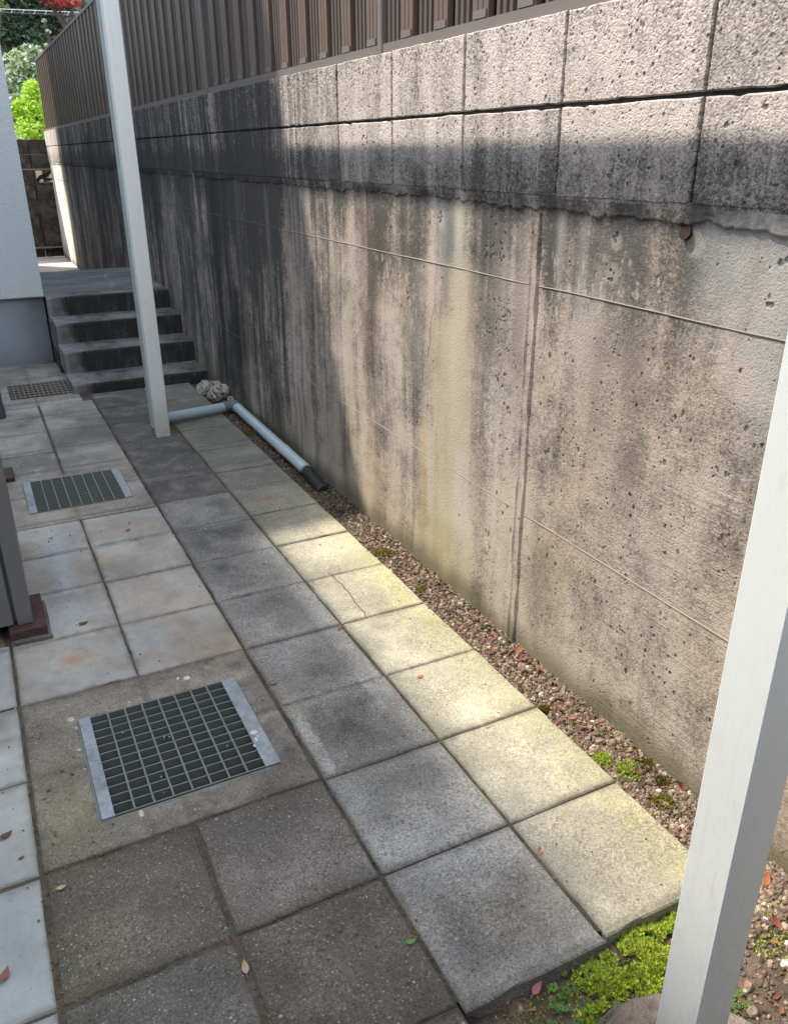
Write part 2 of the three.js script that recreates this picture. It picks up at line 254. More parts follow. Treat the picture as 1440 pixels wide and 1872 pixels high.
// ---------------------------------------------------------------- the retaining wall itself
const wall = thing('retaining_wall', 'long stained concrete retaining wall topped with two courses of concrete blocks', 'wall', [1.38, 0, -18]);
{
  seed = 11;
  const seamZ = [4.2, 3.08, -3.01, -9.02, -15.1, -21.2, -27.3, -33.4, -39.5], rows = [[-0.4, 1.345], [1.345, 3.36], [3.36, 4.02]];
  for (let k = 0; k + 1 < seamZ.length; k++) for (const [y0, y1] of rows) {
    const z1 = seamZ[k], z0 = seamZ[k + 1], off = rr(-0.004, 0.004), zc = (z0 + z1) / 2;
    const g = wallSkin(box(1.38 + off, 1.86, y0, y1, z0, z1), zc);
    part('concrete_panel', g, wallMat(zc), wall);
  }
  const paleRidge = M(0.27, 0.24, 0.205, 0.95), darkRidge = M(0.10, 0.096, 0.092, 0.95);
  // fins left where the formwork boards met
  const ridge = (y, z0, z1, mat, hgt = 0.006, out = 0.005) => {
    const n = Math.max(4, Math.round((z1 - z0) * 14)), pos = [], idx = []; const sd = rr(0, 100);
    for (let i = 0; i <= n; i++) {
      const z = mix(z0, z1, i / n), k = 0.5 + 1.1 * fbm(z * 5, sd, 3), yy = y + (fbm(z * 1.2, sd + 9, 3) - 0.5) * 0.012, e = (i === 0 || i === n) ? 0.2 : 1;
      pos.push(1.388, yy + hgt * 1.4, z, 1.38 - out * k * e, yy + hgt * 0.4 * k, z, 1.38 - out * 0.7 * k * e, yy - hgt * 0.7 * k, z, 1.388, yy - hgt, z);
      if (i < n) for (let q = 0; q < 3; q++) { const a = i * 4 + q, b = a + 4; idx.push(a, a + 1, b, a + 1, b + 1, b); }
    }
    const zc = (z0 + z1) / 2; part('seam_ridge', wallSkin(geoFrom(pos, idx), zc), mat, wall);
  };
  const cuts = [3.08, -3.01, -9.02, -15.1, -21.2, -27.3, -33.4, -39.5];
  for (let k = 0; k + 1 < cuts.length; k++) { const m = k < 2 ? paleRidge : darkRidge; ridge(1.345, cuts[k + 1] + 0.06, cuts[k] - 0.06, m); ridge(3.36, cuts[k + 1] + 0.06, cuts[k] - 0.06, m, 0.006, 0.006); }
  // upright joint strips
  for (const [k, z] of [-3.01, -9.02, -15.1, -21.2, -27.3, -33.4].entries()) {
    const wd = k ? 0.02 : 0.048, top = k ? 3.9 : 3.93, n = 60, pos = [], idx = [], prof = [[-wd - 0.014, 0.006], [-wd, -0.017], [-wd * 0.6, -0.006], [wd * 0.6, -0.006], [wd, -0.019], [wd + 0.014, 0.006]];
    for (let i = 0; i <= n; i++) {
      const y = mix(-0.1, top, i / n), w = (fbm(y * 3, k * 9 + 2, 3) - 0.5) * 0.02;
      prof.forEach(([a, b], q) => pos.push(1.38 + b * (q % 5 ? 0.4 + 1.2 * fbm(y * 5, q * 7, 2) : 1), y, z + a + w));
      if (i < n) for (let q = 0; q < 5; q++) { const a = i * 6 + q, c = a + 6; idx.push(a, a + 1, c, a + 1, c + 1, c); }
    }
    part('joint_strip', wallSkin(flat(geoFrom(pos, idx)), z + 0.02), wallMat(z + 0.02), wall);
  }
  // ragged mortar bed under the blocks
  for (const [za, zb] of [[-9.02, 3.1], [-39.4, -9.02]]) {
    const n = Math.round((zb - za) * (za < -10 ? 18 : 52)), pos = [], idx = [];
    for (let i = 0; i <= n; i++) {
      const z = mix(za, zb, i / n), a = fbm(z * 2.2, 3, 4), b = fbm(z * 7, 11, 3), nearK = sm(-5, -2.2, z), c3 = fbm(z * 24, 31, 2), low = 3.965 - 0.06 * (a - 0.35) - 0.045 * (b - 0.5) - 0.035 * (c3 - 0.5) - 0.02 * nearK, out = 0.006 + 0.016 * a * (0.45 + nearK) + 0.012 * (b - 0.5) + 0.012 * (c3 - 0.5);
      const row = [[1.352, 4.06], [1.362 - out * 0.5 + 0.012 * (b - 0.5), 4.02], [1.376 - out + 0.022 * (vn(z * 22, 3) - 0.5), mix(4.02, low, 0.45) + 0.02 * (vn(z * 20, 61) - 0.5)], [1.378 - out * 0.9 + 0.026 * (vn(z * 26, 8) - 0.5), mix(4.02, low, 0.8)], [1.372 - out * 0.5, low + 0.004], [1.395, low - 0.004]];
      for (const [x, y] of row) pos.push(x, y, z);
      if (i < n) for (let q = 0; q < 5; q++) { const s = i * 6 + q, c = s + 6; idx.push(s, s + 1, c, s + 1, c + 1, c); }
    }
    part('mortar_ledge', wallSkin(geoFrom(pos, idx), (za + zb) / 2), wallMat((za + zb) / 2), wall);
  }
  // concrete blocks, stack bond
  part('mortar_core', wallSkin(box(1.385, 1.82, 4.02, 5.2, -39.5, 4.2), -20), M(0.06, 0.058, 0.055, 0.95), wall);
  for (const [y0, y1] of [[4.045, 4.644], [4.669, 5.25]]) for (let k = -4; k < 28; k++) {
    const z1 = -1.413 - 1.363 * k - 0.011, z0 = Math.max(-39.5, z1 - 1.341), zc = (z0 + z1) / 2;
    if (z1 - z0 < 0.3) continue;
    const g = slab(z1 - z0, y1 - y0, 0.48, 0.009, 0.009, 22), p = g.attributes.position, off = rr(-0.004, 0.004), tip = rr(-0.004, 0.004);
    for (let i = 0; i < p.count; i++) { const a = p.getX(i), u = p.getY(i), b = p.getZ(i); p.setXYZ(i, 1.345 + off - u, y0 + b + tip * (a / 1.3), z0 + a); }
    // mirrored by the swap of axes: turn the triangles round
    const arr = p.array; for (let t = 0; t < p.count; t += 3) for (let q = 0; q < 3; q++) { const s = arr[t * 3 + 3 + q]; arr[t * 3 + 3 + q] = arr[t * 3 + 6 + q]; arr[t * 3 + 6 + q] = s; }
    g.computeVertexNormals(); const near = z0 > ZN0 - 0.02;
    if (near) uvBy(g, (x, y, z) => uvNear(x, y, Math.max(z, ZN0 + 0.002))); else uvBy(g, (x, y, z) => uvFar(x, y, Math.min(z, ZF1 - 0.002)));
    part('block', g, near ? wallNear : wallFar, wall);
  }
  // rusty pipe stub under the ledge
  part('pipe_stub', join([rod([1.36, 3.88, -1.43], [1.46, 3.88, -1.43], 0.042, 14), rod([1.354, 3.885, -1.43], [1.37, 3.88, -1.43], 0.046, 14, 0.04)]), M(0.032, 0.013, 0.010, 0.95), wall, 'rusty pipe end sticking out of the concrete');
}
// ---------------------------------------------------------------- surfaces: the paving
const HOLES = [[-2.573, -1.238, -3.585, -2.33], [-2.57, -1.245, -9.6, -8.38], [-2.43, -1.3, -15.58, -14.38]];   // grates: x0 x1 z0 z1
// rust, paint and water marks: x, z, rx, rz, strength, colour
const MARKS = [
  [-2.47, -4.55, 0.13, 0.10, 0.75, [0.36, 0.19, 0.06]], [-1.92, -6.55, 0.16, 0.2, 0.45, [0.38, 0.25, 0.12]], [-1.15, -4.15, 0.3, 0.16, 0.4, [0.30, 0.21, 0.13]], [-1.1, -5.1, 0.16, 0.25, 0.35, [0.33, 0.23, 0.15]], [-1.55, -7.4, 0.42, 0.35, 0.35, [0.34, 0.24, 0.18]],
  [0.28, -7.45, 0.24, 0.08, 0.65, [0.27, 0.13, 0.06]], [-2.38, -6.6, 0.12, 1.4, 0.42, [0.46, 0.52, 0.57]], [-2.45, -5.4, 0.3, 0.4, 0.3, [0.46, 0.50, 0.53]], [-0.9, -3.0, 0.07, 0.4, 0.5, [0.36, 0.29, 0.22]], [-0.92, -2.4, 0.06, 0.4, 0.5, [0.42, 0.41, 0.38]], [-0.75, -1.1, 0.3, 0.25, 0.4, [0.36, 0.37, 0.37]], [-0.85, -1.75, 0.14, 0.2, 0.4, [0.38, 0.39, 0.4]],
  [-2.78, -2.7, 0.22, 0.75, 0.3, [0.26, 0.21, 0.10]], [-2.78, -2.3, 0.22, 0.35, 0.25, [0.20, 0.19, 0.08]], [-2.35, -1.6, 0.4, 0.3, 0.22, [0.22, 0.16, 0.13]], [-2.75, -1.3, 0.25, 0.4, 0.3, [0.12, 0.12, 0.05]],
  [-1.62, -3.78, 0.03, 0.028, 0.9, [0.66, 0.65, 0.6]], [-1.69, -3.81, 0.014, 0.014, 0.9, [0.66, 0.65, 0.6]], [-2.63, -3.64, 0.025, 0.035, 0.8, [0.62, 0.60, 0.54]], [-2.6, -3.5, 0.015, 0.02, 0.7, [0.62, 0.60, 0.54]], [-2.31, -2.28, 0.016, 0.03, 0.8, [0.6, 0.58, 0.52]], [-2.15, -3.66, 0.013, 0.012, 0.7, [0.6, 0.58, 0.52]], [-2.62, -3.2, 0.012, 0.015, 0.7, [0.6, 0.58, 0.5]], [-2.61, -2.95, 0.01, 0.01, 0.7, [0.6, 0.58, 0.5]],
  [-3.25, -3.35, 0.14, 0.1, 0.55, [0.58, 0.56, 0.50]], [-3.2, -3.85, 0.1, 0.13, 0.5, [0.08, 0.065, 0.04]], [-3.15, -3.6, 0.14, 0.05, 0.4, [0.12, 0.09, 0.06]],
  [-1.45, -11.6, 0.5, 0.5, 0.7, [0.06, 0.06, 0.075]], [-1.1, -11.3, 0.25, 0.3, 0.6, [0.055, 0.055, 0.07]], [-2.2, -13.6, 0.5, 0.25, 0.55, [0.42, 0.43, 0.43]], [-1.3, -13.9, 0.5, 0.12, 0.5, [0.44, 0.44, 0.43]], [-2.5, -9.75, 0.5, 0.14, 0.4, [0.36, 0.38, 0.40]],
  [-0.42, -0.35, 0.35, 0.3, 0.35, [0.24, 0.2, 0.15]], [-0.8, -0.35, 0.14, 0.25, 0.45, [0.07, 0.07, 0.075]], [-0.35, -0.95, 0.4, 0.25, 0.3, [0.42, 0.43, 0.44]], [0.2, -1.2, 0.2, 0.3, 0.4, [0.15, 0.15, 0.14]], [0.12, -0.6, 0.14, 0.35, 0.4, [0.17, 0.165, 0.15]], [0.12, -2.3, 0.14, 0.4, 0.3, [0.2, 0.19, 0.15]], [0.85, -4.6, 0.3, 1.3, 0.45, [0.46, 0.42, 0.20]], [0.75, -2.6, 0.3, 1, 0.3, [0.44, 0.40, 0.20]], [0.8, -0.5, 0.2, 0.7, 0.35, [0.4, 0.35, 0.18]],
];
function paveField(xA, xB, zA, zB, w, h, near) {
  const px = w / (xB - xA), pz = h / (zB - zA);
  seed = near ? 601 : 602; const white = [], dark = [];
  for (let k = 0; k < (near ? 16000 : 2600); k++) { const r = rr(0.0025, near ? 0.006 : 0.010) * (rnd() < 0.01 ? 1.9 : 1); white.push([rr(0, w), rr(0, h), r * px, r * pz, rr(0.4, 1)]); }
  for (let k = 0; k < (near ? 700 : 500); k++) { const r = rr(0.004, 0.014); dark.push([rr(0, w), rr(0, h), r * px * rr(0.7, 1.6), r * pz, rr(0.4, 1)]); }
  const S = stamp(w, h, white), D = stamp(w, h, dark);
  return bake(w, h, (i, j, o, n) => {
    const x = xA + (i + 0.5) / px, z = zA + (j + 0.5) / pz;
    const col = x < -3.005 ? 0 : x < -2 ? 1 : x < -1.02 ? 2 : x < -0.03 ? 3 : 4, row = Math.floor(-z), t = hash(col * 31 + 7, row * 13 + 5), t2 = hash(col * 11 + 3, row * 29 + 2);
    const n1 = fbm(x * 1.6 + 3, z * 1.6, 4), n2 = fbm(x * 5 + 50, z * 5, 4), n3 = fbm(x * 15, z * 15 + 20, 3), g1 = vn(x * 85, z * 85), g2 = vn(x * 150 + 5, z * 150), gr = hash(i, j + 11);
    const ex = Math.min(Math.abs(x - Math.round(x)), 0.5), ez = Math.min(Math.abs(z - Math.round(z)), 0.5), edge = sm(0.22, 0.02, Math.min(ex, ez) + (n2 - 0.5) * 0.25);
    let r, g, b, sp = 0.5, rough = 1;
    if (col === 0) { r = 0.365; g = 0.382; b = 0.375; const k = 0.74 + 0.46 * n1 + 0.16 * (n2 - 0.5) + (t - 0.5) * 0.12; r *= k; g *= k; b *= k; sp = 0.12; if (z < -2.1) { r *= 0.97; g *= 0.93; b *= 0.90; } }
    else if ((col === 1 || col === 2) && z < -4.0 && z > -7.9) { r = 0.355; g = 0.332; b = 0.302; const k = 0.50 + 0.9 * n1 + 0.5 * (n2 - 0.5) + (t - 0.5) * 0.14; r *= k; g *= k; b *= k; const pink = sm(0.42, 0.68, fbm(x * 1.3, z * 1.3 + 9, 4)); r *= 1 - 0.08 * pink; g *= 1 - 0.14 * pink; b *= 1 - 0.2 * pink; const blu = sm(0.5, 0.7, fbm(x * 1.7 + 30, z * 1.7, 3)) * 0.5; r = mix(r, 0.33, blu); g = mix(g, 0.35, blu); b = mix(b, 0.36, blu); sp = 0.2; const dk = sm(0.45, 0.8, n2) * 0.16; r *= 1 - dk; g *= 1 - dk; b *= 1 - dk; }
    else if ((col === 1 || col === 2) && z > -4.0 && z < -2.0) { r = 0.20; g = 0.177; b = 0.148; const k = 0.40 + 1.0 * n1 + 0.8 * (n2 - 0.5) + 0.4 * (n3 - 0.5); r *= k; g *= k; b *= k; sp = 0.75; if (z < -3.55) { r *= 1.25; g *= 1.22; b *= 1.2; } }
    else if (col === 1 || col === 2) {
      if (z > -2.0) { r = 0.122; g = 0.107; b = 0.094; const k = 0.45 + 1.05 * n1 + 0.6 * (n2 - 0.5) + (t - 0.5) * 0.34; r *= k * (1 + 0.1 * (t2 - 0.4)); g *= k; b *= k * (1 - 0.12 * (t2 - 0.4)); sp = 1.15; const eb = edge * 0.3; r = mix(r, 0.10, eb); g = mix(g, 0.085, eb); b = mix(b, 0.06, eb); }
      else { r = 0.255; g = 0.235; b = 0.21; const k = 0.46 + 0.9 * n1 + 0.6 * (n2 - 0.5) + (t - 0.5) * 0.14; r *= k; g *= k; b *= k; sp = 0.6; if (z > -9.8) { r *= 0.95; g *= 0.92; b *= 0.88; } }
    } else if (col === 3) {
      if (z > -7.92) {
        r = 0.190; g = 0.182; b = 0.170; const k = 0.30 + 1.35 * n1 + 0.9 * (n2 - 0.5) + (t - 0.5) * 0.3; r *= k; g *= k; b *= k;
        const lt = cl(edge * 0.5 + sm(0.55, 0.75, n1) * 0.35 + sm(-0.5, 0, x) * 0.3); r = mix(r, 0.29, lt * 0.75); g = mix(g, 0.28, lt * 0.75); b = mix(b, 0.262, lt * 0.75); sp = 1.1;
      } else { r = 0.098; g = 0.09; b = 0.084; const k = 0.45 + 0.8 * n1 + 0.7 * (n2 - 0.4); r *= k; g *= k; b *= k; sp = 0.7; const lt = sm(0.55, 0.75, n2) * 0.3; r = mix(r, 0.2, lt); g = mix(g, 0.185, lt); b = mix(b, 0.17, lt); }
    } else {
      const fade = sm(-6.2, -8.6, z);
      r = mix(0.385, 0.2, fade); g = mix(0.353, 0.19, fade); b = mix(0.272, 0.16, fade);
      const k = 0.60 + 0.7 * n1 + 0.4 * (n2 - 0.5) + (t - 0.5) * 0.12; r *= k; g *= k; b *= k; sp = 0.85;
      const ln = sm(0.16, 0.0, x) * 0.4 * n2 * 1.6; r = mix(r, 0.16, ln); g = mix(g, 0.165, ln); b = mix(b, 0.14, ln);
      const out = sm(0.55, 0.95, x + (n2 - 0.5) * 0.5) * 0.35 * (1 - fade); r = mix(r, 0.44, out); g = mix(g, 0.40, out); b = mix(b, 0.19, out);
    }
    for (let k = 0; k < MARKS.length; k++) {
      const m = MARKS[k], dx = (x - m[0]) / m[2], dz = (z - m[1]) / m[3], dd = dx * dx + dz * dz; if (dd > 2.6) continue;
      const small = m[2] < 0.07, q = m[4] * (small ? sm(1.5, 0.6, dd + (n3 - 0.5) * 1.6) : Math.exp(-dd * 1.1) * cl(0.35 + 1.3 * (n2 * 0.6 + n3 * 0.4)));
      r = mix(r, m[5][0], q); g = mix(g, m[5][1], q); b = mix(b, m[5][2], q);
    }
    const k = 1 + sp * ((g1 - 0.5) * 0.55 + (g2 - 0.5) * 0.7 + (gr - 0.5) * 0.45) + (n3 - 0.5) * 0.2; r *= k; g *= k; b *= k;
    const s = S[n] * sp * 0.55; r = mix(r, 0.5, s); g = mix(g, 0.48, s); b = mix(b, 0.44, s);
    const d = D[n] * 0.6 * (0.3 + sp * 0.5); r *= 1 - d; g *= 1 - d; b *= 1 - d;
    // the hairline crack over one of the pale outer slabs
    if (near && x > 0.1 && x < 0.5 && z < -3.98 && z > -5.1) { const c = 0.30 + (fbm(z * 3, 4, 3) - 0.5) * 0.18 - (z + 4.5) * 0.1, ck = sm(0.012, 0.003, Math.abs(x - c)); r *= 1 - 0.65 * ck; g *= 1 - 0.65 * ck; b *= 1 - 0.65 * ck; }
    if (sp > 0.7) { const li = sm(0.50, 0.60, g1 * 0.45 + n3 * 0.25 + n2 * 0.3) * sm(0.38, 0.62, fbm(x * 2.3 + 71, z * 2.3, 3)) * 0.42; r *= 1 - li; g *= 1 - li; b *= 1 - li; }
    // dirt that gathers along the joints
    const jd = sm(0.075, 0.0, Math.min(ex * 1.2, ez) + (n3 - 0.5) * 0.05) * 0.5 * (0.3 + n2); r = mix(r, 0.06, jd); g = mix(g, 0.052, jd); b = mix(b, 0.04, jd);
    o[0] = r; o[1] = g; o[2] = b; o[3] = 0.5 + (0.06 + 0.16 * sp) * (g1 - 0.5) + 0.2 * sp * (g2 - 0.5) + 0.12 * (n3 - 0.5) + 0.1 * (n2 - 0.5) - 0.2 * D[n] * sp;
  });
}
const PX0 = -4.2, PX1 = 1.05, PZS = -6.02, PZN = 1.1, PZF = -17.6;
const pvN = paveField(PX0, PX1, PZS, PZN, 1536, 2048, true), pvF = paveField(PX0, PX1, PZF, PZS, 896, 1536, false);
const paveNear = new THREE.MeshStandardMaterial({ ...pvN, bumpScale: 0.004, roughness: 0.92 }), paveFar = new THREE.MeshStandardMaterial({ ...pvF, bumpScale: 0.004, roughness: 0.92 });
const uvPN = (x, y, z) => [(x + y - PX0) / (PX1 - PX0), (z + y - PZS) / (PZN - PZS)], uvPF = (x, y, z) => [(x + y - PX0) / (PX1 - PX0), (z + y - PZF) / (PZS - PZF)];

// ---------------------------------------------------------------- ground
function soilTex(w, h, sd, a, b2) {
  return bake(w, h, (i, j, o) => {
    const x = i / 64 + sd, z = j / 64, n = fbm(x, z, 5), g = hash(i, j), f = fbm(x * 6, z * 6, 3), k = 0.55 + 0.5 * n + 0.3 * (g - 0.5) + 0.5 * (f - 0.5), t = sm(0.4, 0.65, fbm(x * 0.7, z * 0.7 + 5, 3));
    for (let c = 0; c < 3; c++) o[c] = mix(a[c], b2[c], t) * k; o[3] = 0.5 + 0.6 * (f - 0.5) + 0.3 * (g - 0.5);
  });
}
const soil = soilTex(512, 512, 3, [0.15, 0.105, 0.075], [0.21, 0.155, 0.115]);
const soilMat = new THREE.MeshStandardMaterial({ ...soil, bumpScale: 0.012, roughness: 1 });
const jointMat = new THREE.MeshStandardMaterial({ ...soilTex(256, 256, 9, [0.075, 0.06, 0.043], [0.115, 0.095, 0.065]), bumpScale: 0.008, roughness: 1 });
function sheet(outline, holes, y, uvs) {
  const s = new THREE.Shape(outline.map(([x, z]) => new THREE.Vector2(x, -z)));
  for (const [x0, x1, z0, z1] of holes) s.holes.push(new THREE.Path([[x0, z0], [x0, z1], [x1, z1], [x1, z0]].map(([x, z]) => new THREE.Vector2(x, -z))));
  const g = new THREE.ShapeGeometry(s); g.rotateX(-Math.PI / 2); g.translate(0, y, 0); return uvBy(g, (x, yy, z) => [x * uvs, z * uvs]);
}
{
  const o = struct('ground');
  const big = HOLES.map(([a, b, c, d]) => [a - 0.08, b + 0.08, c - 0.08, d + 0.08]);
  part('ground_sheet', sheet([[-500, -500], [500, -500], [500, 500], [-500, 500]], big, -0.17, 0.6), soilMat, o);
  const u = struct('upper_terrace');           // the neighbour's ground, held back by the wall
  part('terrace_soil', box(1.83, 60, -0.3, 4.9, -120, 40), soilMat, u);
}
// ---------------------------------------------------------------- paving slabs
const paving = struct('paving');
{
  seed = 21;
  const bed = (x0, x1, z0, z1, holes) => part('joint_bed', sheet([[x0, z0], [x1, z0], [x1, z1], [x0, z1]], holes, -0.014, 1.2), jointMat, paving);
  const big = HOLES.map(([a, b, c, d]) => [a - 0.08, b + 0.08, c - 0.08, d + 0.08]);
  bed(-4.15, -1.02, -17.3, 1.05, big); bed(-1.02, 0.93, -14.2, -0.03, []);
  const one = (x0, x1, z0, z1, gx = 0.016, gz = 0.011, wear = 0.008) => {
    const g = slab(x1 - x0 - gx * 2, z1 - z0 - gz * 2, 0.125, 0.011, wear, 9), dy = rr(-0.008, 0.006), tx = rr(-0.005, 0.005), tz = rr(-0.005, 0.005);
    const p = g.attributes.position; for (let i = 0; i < p.count; i++) p.setXYZ(i, p.getX(i) + x0 + gx, p.getY(i) + dy + tx * (p.getX(i) - 0.5) + tz * (p.getZ(i) - 0.5), p.getZ(i) + z0 + gz);
    g.computeVertexNormals();
    const near = (z0 + z1) / 2 > PZS; uvBy(g, near ? (x, y, z) => uvPN(x, y, cl(z, PZS + 0.004, PZN - 0.004)) : (x, y, z) => uvPF(x, y, cl(z, PZF + 0.004, PZS - 0.004)));
    part('paving_slab', g, near ? paveNear : paveFar, paving);
  };
  const strip = (x0, x1, zs, gx, gz) => { for (let k = 0; k + 1 < zs.length; k++) one(x0, x1, zs[k + 1], zs[k], gx, gz); };
  strip(0.0, 0.965, [0.03, -0.99, -2.0, -3.0, -4.0, -5.0, -5.99, -7.0, -7.9, -8.74, -9.78, -10.85, -11.9, -13.0, -14.18], 0.012, 0.007);
  strip(-1.01, 0.0, [0.05, -1.0, -2.0, -3.0, -4.0, -5.0, -5.99, -6.92, -7.88, -8.76, -9.8, -10.85, -11.95, -13.0, -14.18], 0.012, 0.0055);
  strip(-2.0, -1.01, [1.0, 0.0, -0.99, -2.02], 0.017, 0.013); strip(-3.0, -2.0, [1.0, 0.0, -0.98, -2.02], 0.017, 0.013);
  strip(-2.0, -1.01, [-4.02, -5.0, -6.0, -6.92, -7.88], 0.009, 0.005); strip(-3.0, -2.0, [-4.02, -5.0, -6.0, -6.96, -7.9], 0.009, 0.005);
  strip(-4.05, -3.0, [1.05, 0.02, -0.985, -2.01, -3.01, -4.03, -5.1], 0.018, 0.012);
  strip(-2.0, -1.02, [-9.8, -10.84, -12.7, -13.72], 0.014, 0.007); strip(-3.0, -2.0, [-9.8, -10.84, -12.74, -13.72], 0.014, 0.007);
  strip(-4.0, -3.0, [-5.6, -7, -8, -9, -10, -11, -12, -13], 0.02, 0.012);
  // concrete poured round the grates
  const ring = (x0, x1, z0, z1, hole, y, near) => {
    const s = new THREE.Shape([[x0, z0], [x1, z0], [x1, z1], [x0, z1]].map(([x, z]) => new THREE.Vector2(x, -z)));
    const e = 0.012, wob = () => rr(-0.012, 0.008), pts = [], N = 12;
    for (let k = 0; k < N; k++) pts.push([hole[0] - e, mix(hole[2], hole[3], k / N)]);
    for (let k = 0; k < N; k++) pts.push([mix(hole[0], hole[1], k / N), hole[3] + e]);
    for (let k = 0; k < N; k++) pts.push([hole[1] + e, mix(hole[3], hole[2], k / N)]);
    for (let k = 0; k < N; k++) pts.push([mix(hole[1], hole[0], k / N), hole[2] - e]);
    s.holes.push(new THREE.Path(pts.map(([x, z]) => new THREE.Vector2(x + wob() * 0.6, -z + wob() * 0.6))));
    const g = new THREE.ExtrudeGeometry(s, { depth: 0.12, bevelEnabled: true, bevelSize: 0.008, bevelThickness: 0.008, bevelSegments: 1, bevelOffset: -0.008 }); g.rotateX(-Math.PI / 2); g.translate(0, y - 0.128, 0);
    uvBy(g, near ? uvPN : uvPF); return part('grate_surround', g, near ? paveNear : paveFar, paving);
  };
  ring(-2.99, -1.03, -4.005, -2.035, HOLES[0], 0.0, true);
  ring(-2.99, -1.035, -9.785, -7.905, HOLES[1], 0.002, false);
  ring(-2.9, -1.2, -17.3, -13.74, HOLES[2], 0.004, false);
}
// ---------------------------------------------------------------- concrete steps up to the landing
const stepTex = bake(1024, 512, (i, j, o) => {   // across the step (2.75 units), and down over tread and riser
  const x = i / 1024 * 2.75, y = j / 512, n = fbm(x * 2, y * 3, 4), f = fbm(x * 8, y * 12, 4), g = hash(i, j), v = fbm(x * 12, y * 1.4, 3), f2 = vn(x * 60, y * 80);
  const riser = sm(0.52, 0.5, y), left = sm(0.45, 0.12, x + (n - 0.5) * 0.4);
  let d = riser ? 1.02 - 0.8 * left + (v - 0.5) * 0.6 : 0.48 - 0.35 * left + (n - 0.5) * 0.9 + (f - 0.5) * 0.5;
  d = cl(d + (f2 - 0.5) * 0.3 + (g - 0.5) * 0.14);
  o[0] = mix(0.26, 0.024, d); o[1] = mix(0.262, 0.023, d); o[2] = mix(0.258, 0.022, d); o[3] = 0.5 + 0.4 * (f - 0.5) + 0.3 * (g - 0.5) + 0.3 * (f2 - 0.5);
});
const stepMat = new THREE.MeshStandardMaterial({ ...stepTex, bumpScale: 0.005, roughness: 0.9 });
{
  const st = thing('concrete_steps', 'flight of four black-stained concrete steps up to a landing between house and retaining wall', 'steps', [0.03, 0, -15.5]);
  const chamfer = (x0, x1, y0, y1, z0, z1, c, mat, name, ph) => {
    // profile in (z, y), pulled along x, with a worn front edge
    const N = 26, pos = [], idx = [], uv = [], prof = [[z1, y0, 0], [z1, y1 - c * 2.2, 0.46], [z1 - c * 0.5, y1 - c * 0.6, 0.49], [z1 - c * 1.6, y1, 0.53], [mix(z0, z1, 0.5), y1, 0.78], [z0, y1, 1]];
    for (let i = 0; i <= N; i++) { const x = mix(x0, x1, i / N), w = (fbm(x * 3 + ph, ph, 3) - 0.5) * 0.03; prof.forEach(([z, y, v], q) => { pos.push(x, y + (q > 0 && q < 5 ? w * 0.4 : 0), z + (q < 4 ? w : 0)); uv.push(cl((x + 1.34) / 2.78, 0.003, 0.995), v * 0.98 + 0.01); }); if (i < N) for (let q = 0; q < 5; q++) { const a = i * 6 + q, b = a + 6; idx.push(a, b, a + 1, a + 1, b, b + 1); } }
    const base = pos.length / 3;                              // left and right cheeks
    for (const x of [x0, x1]) for (const [z, y] of prof) { pos.push(x, y, z); uv.push(0.02 + (z - z0) * 0.05, 0.3 + y * 0.1); }
    for (const x of [x0, x1]) { pos.push(x, y0, z0); uv.push(0.02, 0.3); }
    for (let q = 0; q < 5; q++) idx.push(base + 12, base + q, base + q + 1, base + 13, base + 7 + q, base + 6 + q);
    part(name, geoFrom(pos, idx, uv), mat, st);
  };
  const F = [[0.0, 0.19, -14.24], [0.19, 0.62, -15.26], [0.62, 1.04, -16.22], [1.04, 1.45, -17.22]];
  for (let k = 0; k < 3; k++) chamfer(-1.3 + k * 0.012, 1.375, k ? F[k][0] - 0.02 : -0.1, F[k][1], F[k + 1][2] - 0.15, F[k][2], 0.025, stepMat, 'step', k * 1.7);
  chamfer(-1.3, 1.375, 1.0, 1.45, -17.9, -17.22, 0.025, stepMat, 'step', 7.3);
  const landTex = bake(512, 512, (i, j, o) => {
    const x = i / 190, y = j / 110, n = fbm(x * 1.3, y * 2.6, 4), f = fbm(x * 5, y * 9, 4), g = hash(i, j), sc = sm(0.05, 0.0, Math.abs(x - 1.0 - 0.32 * (4.6 - y) + 0.25 * Math.sin(y * 1.3))) * sm(4.6, 3.4, y) * sm(0.6, 1.4, y);
    let d = cl(0.42 + (n - 0.5) * 1.1 + (f - 0.5) * 0.5 - sc * 0.5); o[0] = mix(0.20, 0.045, d); o[1] = mix(0.208, 0.047, d); o[2] = mix(0.215, 0.051, d); o[3] = 0.5 + 0.4 * (f - 0.5) + 0.2 * (g - 0.5);
  });
  const landMat = new THREE.MeshStandardMaterial({ ...landTex, bumpScale: 0.004, roughness: 0.75 });
  const g = box(-1.315, 1.375, 0.9, 1.448, -21.9, -17.88); uvBy(g, (x, y, z) => [(x + 1.32) / 2.7, (z + 21.9) / 4.65]); part('landing', g, landMat, st);
  part('landing_base', box(-1.3, 1.375, -0.1, 0.92, -21.85, -17.0), M(0.09, 0.088, 0.085, 0.95), st);
  part('flank', box(-1.318, -1.27, -0.1, 1.0, -17.3, -16.2), stepMat, st);
}
const mossC = new THREE.MeshStandardMaterial({ color: 0xffffff, vertexColors: true, roughness: 0.95, side: THREE.DoubleSide });
